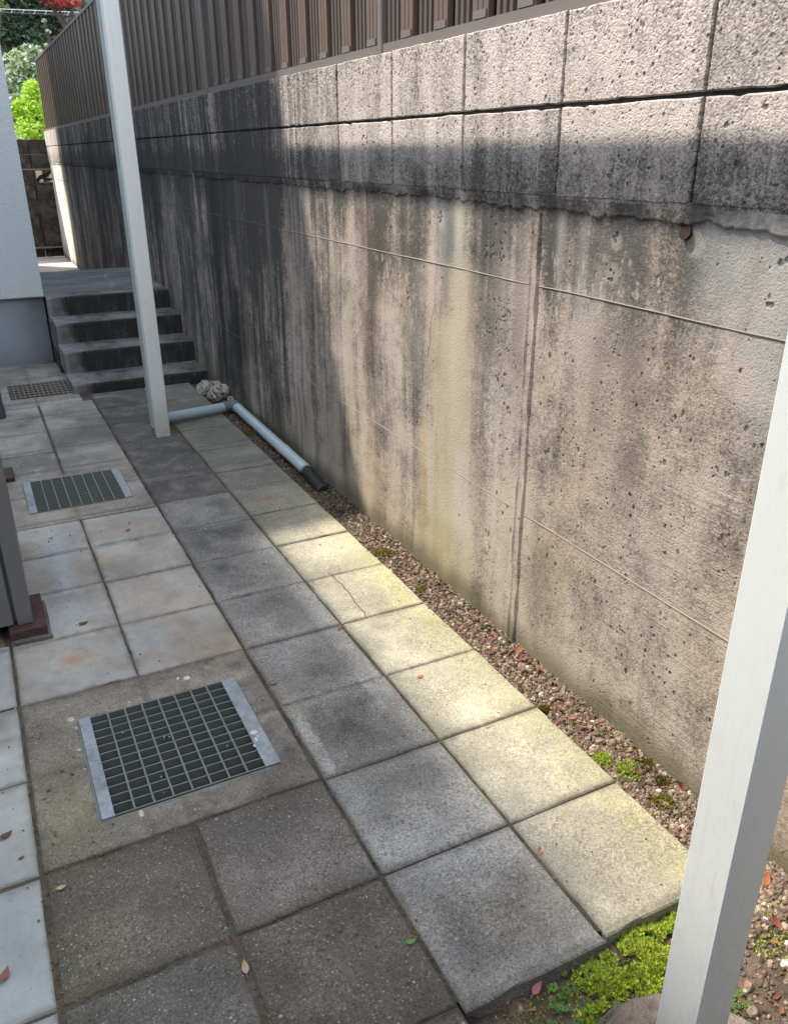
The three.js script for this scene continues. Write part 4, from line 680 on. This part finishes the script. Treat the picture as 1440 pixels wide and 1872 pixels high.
  // moss: tufts of short blades
  const tuft = (() => { const q = [], N = 9; seed = 5; for (let k = 0; k < N; k++) { const a = k / N * 6.283 + rr(0, 0.5), l = rr(0.5, 1), t = rr(0.25, 0.8), w = 0.13, cx = Math.cos(a), sx = Math.sin(a); q.push(-sx * w, 0, cx * w, sx * w, 0, -cx * w, cx * l * t, l, sx * l * t); } return geoFrom(q); })();
  const mossM = new THREE.MeshPhysicalMaterial({ color: new THREE.Color().setRGB(1, 1, 1), roughness: 0.95, side: THREE.DoubleSide });
  const green = (y) => { const k = rr(0.4, 1.3); if (rnd() < 0.1) return [0.22 * k, 0.15 * k, 0.06 * k]; return y ? [0.56 * k, 0.62 * k, 0.06 * k] : [0.34 * k, 0.50 * k, 0.05 * k]; };
  const mossAt = (name, label, n, fn, sd) => { const m = scatter(name, tuft, mossM, n, fn, sd); m.userData.label = label; return m; };
  mossAt('moss', 'bright green moss cushion at the corner of the paving beside the right-hand post', 15000, () => {
    const x = rr(-0.62, 0.75), z = rr(0.0, 0.62), e = fbm(x * 5 + 20, z * 5, 4), d = Math.hypot((x - 0.07) / 0.5, (z - 0.17) / 0.27) + (e - 0.5) * 1.9; if (d > 1 || rnd() < sm(0.4, 1, d) * 0.75 || fbm(x * 11 + 3, z * 11, 3) < 0.42) return null;
    const up = 0.05 * Math.sqrt(Math.max(0, 1 - d * d)) * (0.6 + 0.8 * fbm(x * 9, z * 9, 2)); return { x, z, y: hgt(x, z) + up + rr(-0.006, 0.004), s: rr(0.018, 0.04), rx: rr(-0.6, 0.6), rz: rr(-0.6, 0.6), c: green(rnd() < 0.55) };
  }, 401);
  mossAt('thin_moss', 'thin yellow-green moss film over the gravel right of the post', 16000, () => { const x = rr(-1.2, 1.3), z = rr(0.1, 2.0), e = fbm(x * 3 + 7, z * 3 + 2, 4); if (e < 0.47 || (x < 0.5 && rnd() > 0.45)) return null; return { x, z, y: hgt(x, z) + rr(0.0, 0.018), s: rr(0.012, 0.024), rx: rr(-0.5, 0.5), rz: rr(-0.5, 0.5), c: green(rnd() < 0.7).map((v) => v * 0.9) }; }, 402);
  const clumps = [[1.03, -1.24, 0.075, 'bright moss clump at the slab edge, second of the row beside the gravel', 1], [1.12, -1.05, 0.10, 'largest bright moss clump growing in the gravel strip', 1], [1.14, -0.68, 0.075, 'ochre moss clump in the gravel strip nearest the right-hand post', 0.5], [1.08, -5.28, 0.12, 'olive moss clump in the gravel halfway along the wall', 0.55], [1.1, -4.3, 0.06, 'small faded moss clump in the gravel below the cracked slab', 0.5], [1.06, -10.4, 0.12, 'dark green moss patch under the drain pipe', 0.4], [1.02, -1.98, 0.04, 'tiny dark moss tuft at a slab joint beside the gravel', 0.35], [1.30, -1.05, 0.07, 'brown mossy lump against the foot of the wall', 0.35], [1.28, -0.85, 0.06, 'darker brown mossy lump nearest the wall foot', 0.25]];
  clumps.forEach(([cx, cz, r, label, k], q) => {
    seed = 420 + q; const geos = [], n = Math.round(110 + 3000 * r * 0.6); const cols = [];
    for (let i = 0; i < n; i++) { const a = rr(0, 6.283), lob = 0.55 + 0.9 * fbm(Math.cos(a) * 1.4 + q * 5, Math.sin(a) * 1.4 + q, 3), d = Math.sqrt(rnd()) * (rnd() < 0.12 ? 1.25 : 1), x = Math.cos(a) * d * r * lob * 1.15, z = Math.sin(a) * d * r * lob * 1.15, g = tuft.clone(); const s = rr(0.016, 0.026); g.scale(s, s, s); g.rotateX(rr(-0.5, 0.5)); g.rotateZ(rr(-0.5, 0.5)); g.translate(cx + x, -0.034 + 0.36 * r * Math.sqrt(Math.max(0, 1 - d * d)) * rr(0.6, 1.1), cz + z); const c = green(rnd() < 0.5).map((v, w) => v * k * (k < 0.6 && w === 0 ? 1.3 : 1)), a3 = new Float32Array(g.attributes.position.count * 3); for (let v = 0; v < a3.length; v += 3) a3.set(c, v); g.setAttribute('color', new THREE.BufferAttribute(a3, 3)); geos.push(g); }
    const g = mergeGeometries(geos); g.translate(-cx, 0, -cz); g.scale(U, U, U);
    const m = new THREE.Mesh(g, mossC); m.name = numbered('moss_clump'); m.position.set(cx * U, 0, cz * U); m.castShadow = m.receiveShadow = true; tag(m, label, 'moss'); scene.add(m);
  });
  // small round-leaved weeds on the soil at the slab edge
  const weed = (() => { const q = []; for (let k = 0; k < 5; k++) { const a = k * 1.2566, cx = Math.cos(a) * 0.6, cz = Math.sin(a) * 0.6; for (let s = 0; s < 7; s++) { const t = s / 7 * 6.283, t2 = (s + 1) / 7 * 6.283; q.push(cx, 0.5, cz, cx + 0.42 * Math.cos(t2), 0.56, cz + 0.42 * Math.sin(t2), cx + 0.42 * Math.cos(t), 0.56, cz + 0.42 * Math.sin(t)); } } return geoFrom(q); })();
  const wd = scatter('weeds', weed, mossM, 420, () => { const x = rr(-1.0, 0.6), z = rr(0.1, 0.75), e = fbm(x * 5, z * 5 + 3, 3); if (e < 0.48) return null; const k = rr(0.6, 1.3); return { x, z, y: hgt(x, z) + rr(0.005, 0.03), s: rr(0.012, 0.03), rx: rr(-0.4, 0.4), rz: rr(-0.4, 0.4), c: [0.085 * k, 0.165 * k, 0.035 * k] }; }, 403);
  wd.userData.label = 'tiny round-leaved weeds on the bare soil at the end of the paving';
  // litter lodged in the joints
  const flake = geoFrom([-1, 0, -0.35, 1, 0.15, -0.2, 0.9, 0, 0.4, -1, 0, -0.35, 0.9, 0, 0.4, -0.8, 0.2, 0.35]);
  const lines = [[-3.0, 0.9, -4.9, 0], [-2.0, 1, -1.9, 0], [-1.01, 0.05, -8, 0], [-1.02, 0.9, -2, 0], [0.0, 0, -8, 0], [-1.02, -8, -14, 0], [0, -8, -14, 0], [-2, -9.8, -13.7, 0]];
  const lit = scatter('joint_litter', flake, mossM, 3200, () => {
    let x, z; const r = rnd();
    if (r < 0.72) { const l = lines[(rnd() * lines.length) | 0]; z = rr(l[2], l[1]); x = l[0] + rr(-0.02, 0.02); if (fbm(z * 2.3, l[0] * 7, 2) < 0.42) return null; }
    else if (r < 0.9) { z = [-2.02, -0.99, -4.0, -0.0][(rnd() * 4) | 0] + rr(-0.02, 0.02); x = rr(-3, -1); if (z > -0.5) return null; }
    else { x = rr(-3.6, -1.0); z = rr(-4, 0.2); return rnd() < 0.12 ? { x, z, y: 0.006, s: rr(0.006, 0.014), rx: 0, rz: 0, c: [0.06, 0.045, 0.03] } : null; }
    const k = rr(0.5, 1.4), gn = rnd() < 0.1; return { x, z, y: rr(-0.024, -0.004), s: rr(0.006, 0.018), rx: rr(-0.4, 0.4), rz: rr(-0.4, 0.4), c: gn ? [0.08 * k, 0.12 * k, 0.03 * k] : rnd() < 0.4 ? [0.16 * k, 0.07 * k, 0.045 * k] : [0.12 * k, 0.09 * k, 0.06 * k] };
  }, 404);
  lit.userData.label = 'leaf crumbs and dirt lodged in the paving joints';
  const gritM = scatter('grit', pebble, stoneM, 900, () => { const x = rr(-3.8, 0.95), z = rr(-13, 0); const k = rr(0.5, 1.3), w = rnd() < 0.3; return { x, z, y: 0.003, s: rr(0.003, 0.008), c: w ? [0.5, 0.48, 0.44] : [0.12 * k, 0.10 * k, 0.08 * k] }; }, 405);
  gritM.userData.label = 'scattered grit lying on the slabs';
  // concrete footing stone at the bottom edge
  const fg = new THREE.CylinderGeometry(0.47, 0.58, 0.3, 40, 6), p = fg.attributes.position; for (let i = 0; i < p.count; i++) { const x = p.getX(i), y = p.getY(i), z = p.getZ(i), r = Math.hypot(x, z), k = 0.86 + 0.32 * fbm(x * 2.1 + 4, z * 2.1 + 9, 3); p.setXYZ(i, x * k, y + 0.05 * (fbm(x * 5, z * 5, 3) - 0.5) - (y > 0.1 ? 0.06 * sm(0.3, 0.47, r) : 0), z * k); }
  fg.computeVertexNormals(); fg.translate(-0.16, -0.06, 0.92); uvBy(fg, (x, y, z) => [x * 0.9 + y, z * 0.9]);
  solo('footing_stone', fg, new THREE.MeshStandardMaterial({ ...soilTex(256, 256, 81, [0.25, 0.20, 0.165], [0.31, 0.255, 0.21]), bumpScale: 0.008, roughness: 0.95 }), 'rough rounded concrete footing beside the right-hand post, behind the moss', 'footing', [-0.16, 0, 0.92]);
}
// ---------------------------------------------------------------- fallen leaves
{
  const leafGeo = (() => { const pos = [], n = 8, idx = []; for (let i = 0; i <= n; i++) { const t = i / n, w = 0.26 * Math.sin(Math.PI * Math.pow(t, 0.8)) * (1 - 0.15 * t), x = t - 0.5, lift = 0.16 * Math.pow(Math.abs(t - 0.5) * 2, 2); pos.push(x, lift + 0.3 * w, -w, x, lift, 0, x, lift + 0.22 * w, w); if (i < n) for (let q = 0; q < 2; q++) { const a = i * 3 + q, b = a + 3; idx.push(a, a + 1, b, b, a + 1, b + 1); } } const g = geoFrom(pos, idx), h = rod([-0.5, 0.16, 0], [-0.78, 0.1, 0.06], 0.018, 5); return join([g, h]); })();
  const mk = (r, g, b) => new THREE.MeshPhysicalMaterial({ color: new THREE.Color().setRGB(r, g, b), roughness: 0.75, side: THREE.DoubleSide });
  const brown = mk(0.10, 0.05, 0.035), red = mk(0.24, 0.075, 0.055), orange = mk(0.42, 0.15, 0.05), tan = mk(0.40, 0.31, 0.20), grn = mk(0.10, 0.22, 0.05), pink = mk(0.34, 0.12, 0.12);
  leafGeo.scale(U, U, U); let proto = null;
  const put = (mat, x, z, size, turn, label, group, y = 0.01, tilt = 0) => {
    let m; if (!proto) { m = proto = new THREE.Mesh(leafGeo, mat); } else m = proto.clone();
    m.material = mat; m.name = numbered('fallen_leaf'); m.castShadow = m.receiveShadow = true; m.position.set(x * U, y * U, z * U); m.rotation.set(tilt, turn, tilt * 0.6); m.scale.setScalar(size * 0.84);
    m.userData = {}; tag(m, label, 'leaf', group); scene.add(m);
  };
  put(orange, 1.30, -2.77, 0.13, 0.6, 'orange fallen leaf leaning on the wall foot by the upright joint', null, 0.03, 0.6);
  put(brown, -3.19, -2.48, 0.12, 0.5, 'largest dark brown leaf on the pale slabs at the left edge');
  put(red, -3.262, -1.34, 0.12, 1.1, 'reddish-brown leaf on the bluest slab at the bottom left');
  put(brown, -3.11, -2.22, 0.055, 0.4, 'small dark leaf on the pale left slab, below the larger one');
  put(tan, -2.9, -1.84, 0.08, 0.1, 'curled grey-brown leaf at the top left corner of a dark slab');
  put(grn, -2.118, -1.29, 0.035, 0.2, 'small green leaf on the dark slab below the large grating');
  put(grn, -1.55, -0.6, 0.045, 1.3, 'small green leaf in the middle of the lowest dark slab');
  put(grn, -1.07, -0.47, 0.09, -0.1, 'long green blade lying across the joint of the lowest slabs');
  put(red, -0.05, -3.94, 0.085, 0.1, 'dark red leaf at the corner joint of two grey slabs');
  put(orange, 0.27, -2.83, 0.085, 0.3, 'reddish-orange leaf on the sunlit outer slab halfway along');
  put(pink, -0.94, -3.34, 0.085, 0.2, 'pinkish leaf by the grey slab joint right of the large grating');
  put(orange, 0.03, -0.69, 0.065, 1.2, 'round orange bud lying on the joint of the last sunlit slab', null, 0.02, 0.5);
  put(tan, -2.01, -0.76, 0.10, 1.45, 'dry tan husk standing in the joint at the bottom of the picture', null, 0.015, 0.3);
  put(tan, -1.7, -13.0, 0.11, 0.4, 'white chip of bark on the far slab before the steps');
  put(brown, -1.51, -7.26, 0.09, 0.2, 'brown leaf on the pinkish slab below the further grating');
  put(brown, -2.40, -7.45, 0.07, 0.3, 'dark leaf scrap on the bluish water streak by the cabinet');
  put(brown, -2.32, -5.17, 0.13, 0.2, 'flat brown leaf beside the bricks under the cabinet');
  put(pink, -0.54, 0.075, 0.11, 0.4, 'pink leaf tucked under the front edge of the last grey slab', null, -0.06, 0.3);
  put(brown, 1.13, -0.9, 0.11, 0.5, 'curled dark leaf in the gravel below the moss clumps', null, 0.0, 0.5);
  put(red, 1.33, -0.72, 0.13, 2.2, 'reddish leaf against the wall foot beside the right-hand post', null, 0.02, 0.6);
  put(brown, 1.17, -1.0, 0.09, 1.0, 'dull brown leaf between the two bright moss clumps', null, 0.01, 0.4);
  put(brown, -0.02, 0.10, 0.09, 2.2, 'dark curled leaf on the moss at the slab corner', null, 0.0, 0.5);
  put(orange, 1.22, 0.16, 0.12, 0.7, 'big orange leaf on the gravel right of the post, nearest the wall', null, 0.0, 0.4);
  put(red, 1.02, 0.40, 0.12, 1.7, 'rust-red leaf on the gravel right of the post', null, -0.02, 0.4);
  put(orange, 1.20, 0.42, 0.10, 2.6, 'orange leaf at the right edge of the picture', null, -0.02, 0.4);
  seed = 808;
  const kinds = [[red, 'red'], [pink, 'pinkish'], [brown, 'brown']], nth = ['first', 'second', 'third', 'fourth', 'fifth', 'sixth'];
  for (let k = 0; k < 6; k++) for (let q = 0; q < 2; q++) { const [m, w] = kinds[(k + q * 2) % 3]; put(m, rr(0.97, 1.33), -k - rr(0.15, 0.85), rr(0.05, 0.085), rr(0, 6.2), `small ${w} leaf in the gravel beside the ${nth[k]} outer slab from the right post`, null, -0.005, rr(-0.5, 0.5)); }
  [[-1.02, 'between dark and grey slabs'], [-3.0, 'right of the pale left slabs'], [0, 'between grey and sunlit slabs']].forEach(([x, w]) => { [[-0.4, 'nearest the picture bottom'], [-1.25, 'second from the bottom'], [-2.6, 'furthest of three']].forEach(([z, v], q) => put([red, brown, red][q], x + rr(-0.014, 0.014), z + rr(-0.15, 0.15), rr(0.04, 0.06), rr(1.2, 1.9), `leaf scrap in the joint ${w}, ${v}`, null, -0.004, rr(-0.3, 0.3))); });
  for (let k = 0; k < 10; k++) put([brown, red, tan][k % 3], rr(0.5, 1.35), rr(0.1, 1.2), rr(0.05, 0.10), rr(0, 6.2), 'small leaf on the gravel right of the thick post', 'small leaves on the gravel by the post', -0.04, rr(-0.6, 0.6));
  for (let k = 0; k < 9; k++) put(brown, rr(-2.95, -2.3), rr(-13.2, -9.9), rr(0.04, 0.075), rr(0, 6.2), 'dark leaf scrap on the far left slabs', 'leaf scraps on the far left slabs', 0.004, 0);
  for (let k = 0; k < 9; k++) put(brown, rr(-2.95, -2.62), rr(-3.9, -2.2), rr(0.03, 0.055), rr(0, 6.2), 'tiny brown twig scrap left of the large grating', 'scraps beside the large grating', 0.006, 0);
}
// ---------------------------------------------------------------- greenery beyond the far wall
const leafM = new THREE.MeshPhysicalMaterial({ color: 0xffffff, vertexColors: true, roughness: 0.7, side: THREE.DoubleSide, transmission: 0.35, thickness: 0 });
function crown(blobs, n, size, cols, sd, flat = 0.5) {
  seed = sd; const pos = [], col = [], v = new THREE.Vector3(), a = new THREE.Vector3(), b = new THREE.Vector3();
  for (let k = 0; k < n; k++) {
    const [bx, by, bz, br, sq] = blobs[(rnd() * blobs.length) | 0]; v.set(rr(-1, 1), rr(-1, 1), rr(-1, 1)); if (v.length() > 1) continue; v.normalize().multiplyScalar(Math.pow(rnd(), 0.35));
    const lump = 0.7 + 0.6 * fbm(v.x * 3 + bx, v.y * 3 + v.z * 3 + by, 3); const x = bx + v.x * br * lump, y = by + v.y * br * (sq || 0.8) * lump, z = bz + v.z * br * lump, s = size * rr(0.6, 1.3);
    a.set(rr(-1, 1), rr(-1, 1) * flat, rr(-1, 1)).normalize(); b.set(rr(-1, 1), rr(-1, 1) * flat, rr(-1, 1)).normalize(); b.addScaledVector(a, -b.dot(a)).normalize();
    const c = cols[(rnd() * cols.length) | 0], q = rr(0.75, 1.25), L = [[x - a.x * s, y - a.y * s, z - a.z * s], [x + b.x * s * 0.4, y + b.y * s * 0.4 + 0.08 * s, z + b.z * s * 0.4], [x + a.x * s, y + a.y * s - 0.15 * s, z + a.z * s], [x - b.x * s * 0.4, y - b.y * s * 0.4 + 0.08 * s, z - b.z * s * 0.4]];
    pos.push(...L[0], ...L[1], ...L[2], ...L[0], ...L[2], ...L[3]); for (let w = 0; w < 6; w++) col.push(c[0] * q, c[1] * q, c[2] * q);
  }
  const g = geoFrom(pos); g.setAttribute('color', new THREE.Float32BufferAttribute(col, 3)); return g;
}
function tree(name, label, cat, base, blobs, n, size, cols, sd, group) {
  const t = thing(name, label, cat, base, group), bark = M(0.07, 0.055, 0.042, 0.95), limbs = [];
  const top = blobs.reduce((p, q) => (q[1] > p[1] ? q : p)); const r = Math.max(0.05, 0.045 * (top[1] - base[1]));
  limbs.push(rod(base, [mix(base[0], top[0], 0.6), mix(base[1], top[1], 0.55), mix(base[2], top[2], 0.6)], r, 9, r * 0.6)); const f = [mix(base[0], top[0], 0.6), mix(base[1], top[1], 0.5), mix(base[2], top[2], 0.6)];
  for (const q of blobs) limbs.push(rod(f, [q[0], q[1], q[2]], r * 0.45, 7, r * 0.15));
  part('trunk', join(limbs), bark, t); part('crown', crown(blobs, n, size, cols, sd), leafM, t); return t;
}
const DK = [[0.018, 0.045, 0.02], [0.025, 0.06, 0.025], [0.035, 0.085, 0.03], [0.014, 0.034, 0.018]], MID = [[0.05, 0.13, 0.05], [0.07, 0.16, 0.06], [0.03, 0.08, 0.035]], PALE = [[0.42, 0.50, 0.34], [0.66, 0.68, 0.56], [0.20, 0.32, 0.12], [0.30, 0.42, 0.18]], LIME = [[0.42, 0.66, 0.05], [0.52, 0.72, 0.05], [0.28, 0.50, 0.04], [0.60, 0.74, 0.08]];
tree('garden_shrub', 'bright yellow-green shrub behind the far block wall, beside the end of the fence', 'shrub', [1.3, 4.2, -42.2], [[0.95, 5.3, -41.6, 0.75], [1.35, 6.3, -42.2, 0.8], [1.6, 5.6, -42.5, 0.9], [1.5, 7.0, -42.4, 0.55], [0.75, 6.2, -42.4, 0.5]], 5200, 0.13, LIME, 901);
tree('variegated_bush', 'pale green and white variegated bush above the yellow-green shrub', 'bush', [2.2, 4.4, -48], [[1.6, 8.5, -48, 0.95, 0.7], [2.3, 8.1, -48, 0.9, 0.7], [1.3, 7.9, -47.8, 0.8, 0.7], [2.2, 9.0, -48.2, 0.6], [1.9, 7.3, -47.6, 0.8], [0.9, 6.7, -46.5, 0.45]], 5200, 0.17, PALE, 902);
tree('evergreen_tree', 'dark evergreen tree behind the bushes at the top left corner', 'tree', [5, 4, -66], [[4, 10.5, -66, 2.4], [6, 12.5, -67, 2.6], [3, 12.8, -67, 2.3], [7.5, 10.5, -67, 2.5], [4.6, 8.2, -65, 2.2], [5, 15.2, -67, 2.6]], 9000, 0.34, DK, 903);
tree('evergreen_tree', 'broad mid-green tree at the left edge, in front of the dark evergreen', 'tree', [1.2, 4, -58], [[1.9, 11.2, -58, 1.2, 0.7], [2.9, 10.6, -58, 1.1, 0.6], [0.8, 12.6, -57, 1.5], [2.2, 12.9, -58, 0.9]], 4200, 0.24, [...MID, ...DK], 904);
tree('sunlit_tree', 'sunlit light green branches entering at the top left corner', 'tree', [0.2, 4, -50], [[0.9, 11.4, -50, 0.7, 0.6], [0.5, 12.2, -50, 0.8, 0.6], [1.4, 11.9, -50, 0.4, 0.5]], 1500, 0.17, [[0.14, 0.28, 0.05], [0.22, 0.34, 0.10], [0.30, 0.40, 0.14]], 905);
tree('maple_tree', 'red-leaved maple spreading above the fence at the top', 'tree', [4.4, 5, -40], [[2.7, 10.2, -40, 0.45, 0.3], [3.25, 10.25, -40, 0.5, 0.35], [2.35, 10.35, -40, 0.3, 0.2], [3.9, 11.0, -40, 0.7, 0.5], [2.3, 10.6, -40, 0.3, 0.3], [3.1, 11.1, -40, 0.5, 0.4]], 1700, 0.12, [[0.42, 0.05, 0.04], [0.50, 0.09, 0.06], [0.28, 0.03, 0.03]], 906);
tree('climbing_vine', 'pale vine sprig poking up over the fence top', 'vine', [1.9, 6, -36], [[1.72, 8.25, -36.6, 0.16], [1.75, 8.7, -36, 0.1], [1.68, 9.05, -36, 0.09], [1.8, 8.2, -34.4, 0.14], [1.65, 7.95, -38.3, 0.13]], 420, 0.07, PALE, 907);
{
  const w = thing('woodland_backdrop', null, null, [4, 0, -85]); w.userData.kind = 'stuff'; w.name = 'woodland'; w.userData.label = 'dark wooded slope behind the garden trees';
  const blobs = []; seed = 66; for (let k = 0; k < 46; k++) blobs.push([rr(-22, 34), rr(5, 24), rr(-92, -78), rr(3, 4.5)]); part('foliage', crown(blobs, 26000, 0.6, DK, 908), leafM, w);
  const h = struct('hill'); part('hill_slope', geoFrom([-80, 0, -80, 90, 0, -80, 90, 34, -112, -80, 34, -112, -80, 0, -160, 90, 0, -160], [0, 1, 2, 0, 2, 3, 3, 2, 5, 3, 5, 4, 0, 3, 4, 1, 5, 2]), M(0.025, 0.04, 0.02, 1), h);
  const c = thing('overhead_cable', 'thin overhead cable with wire lashing crossing the trees at the top left', 'cable', [2.8, 10.9, -48]);
  const steel = M(0.45, 0.47, 0.5, 0.5, { metalness: 0.3 }), blk = M(0.03, 0.03, 0.035, 0.6);
  part('messenger_wire', rod([-8, 10.75, -48], [14, 11.15, -48], 0.022, 8), steel, c); part('cable', rod([-8, 10.60, -48], [14, 11.0, -48], 0.035, 8), blk, c);
  const ticks = []; for (let k = 0; k < 40; k++) { const x = -7.5 + k * 0.53, y = 10.75 + (x + 8) / 22 * 0.4; ticks.push(rod([x, y - 0.16, -47.97], [x + 0.12, y + 0.01, -47.97], 0.018, 6)); } part('lashing', join(ticks), steel, c);
  const s = thing('garden_shed', 'small dark-tiled roof with a white gable behind the far block wall', 'shed', [-0.5, 0, -47.5]);
  part('wall', box(-3, 1.3, 0, 5.45, -49, -47), M(0.62, 0.62, 0.63, 0.8), s); part('roof', geoFrom([-3.2, 5.0, -46.7, 1.5, 5.95, -46.7, 1.5, 5.95, -49.3, -3.2, 5.0, -49.3, -3.2, 4.88, -46.7, 1.5, 5.82, -46.7, 1.5, 5.82, -49.3, -3.2, 4.88, -49.3], [0, 1, 2, 0, 2, 3, 4, 6, 5, 4, 7, 6, 0, 4, 5, 0, 5, 1, 1, 5, 6, 1, 6, 2, 2, 6, 7, 2, 7, 3, 3, 7, 4, 3, 4, 0]).toNonIndexed(), M(0.045, 0.047, 0.052, 0.6), s);
}
renderer.render(scene, camera);
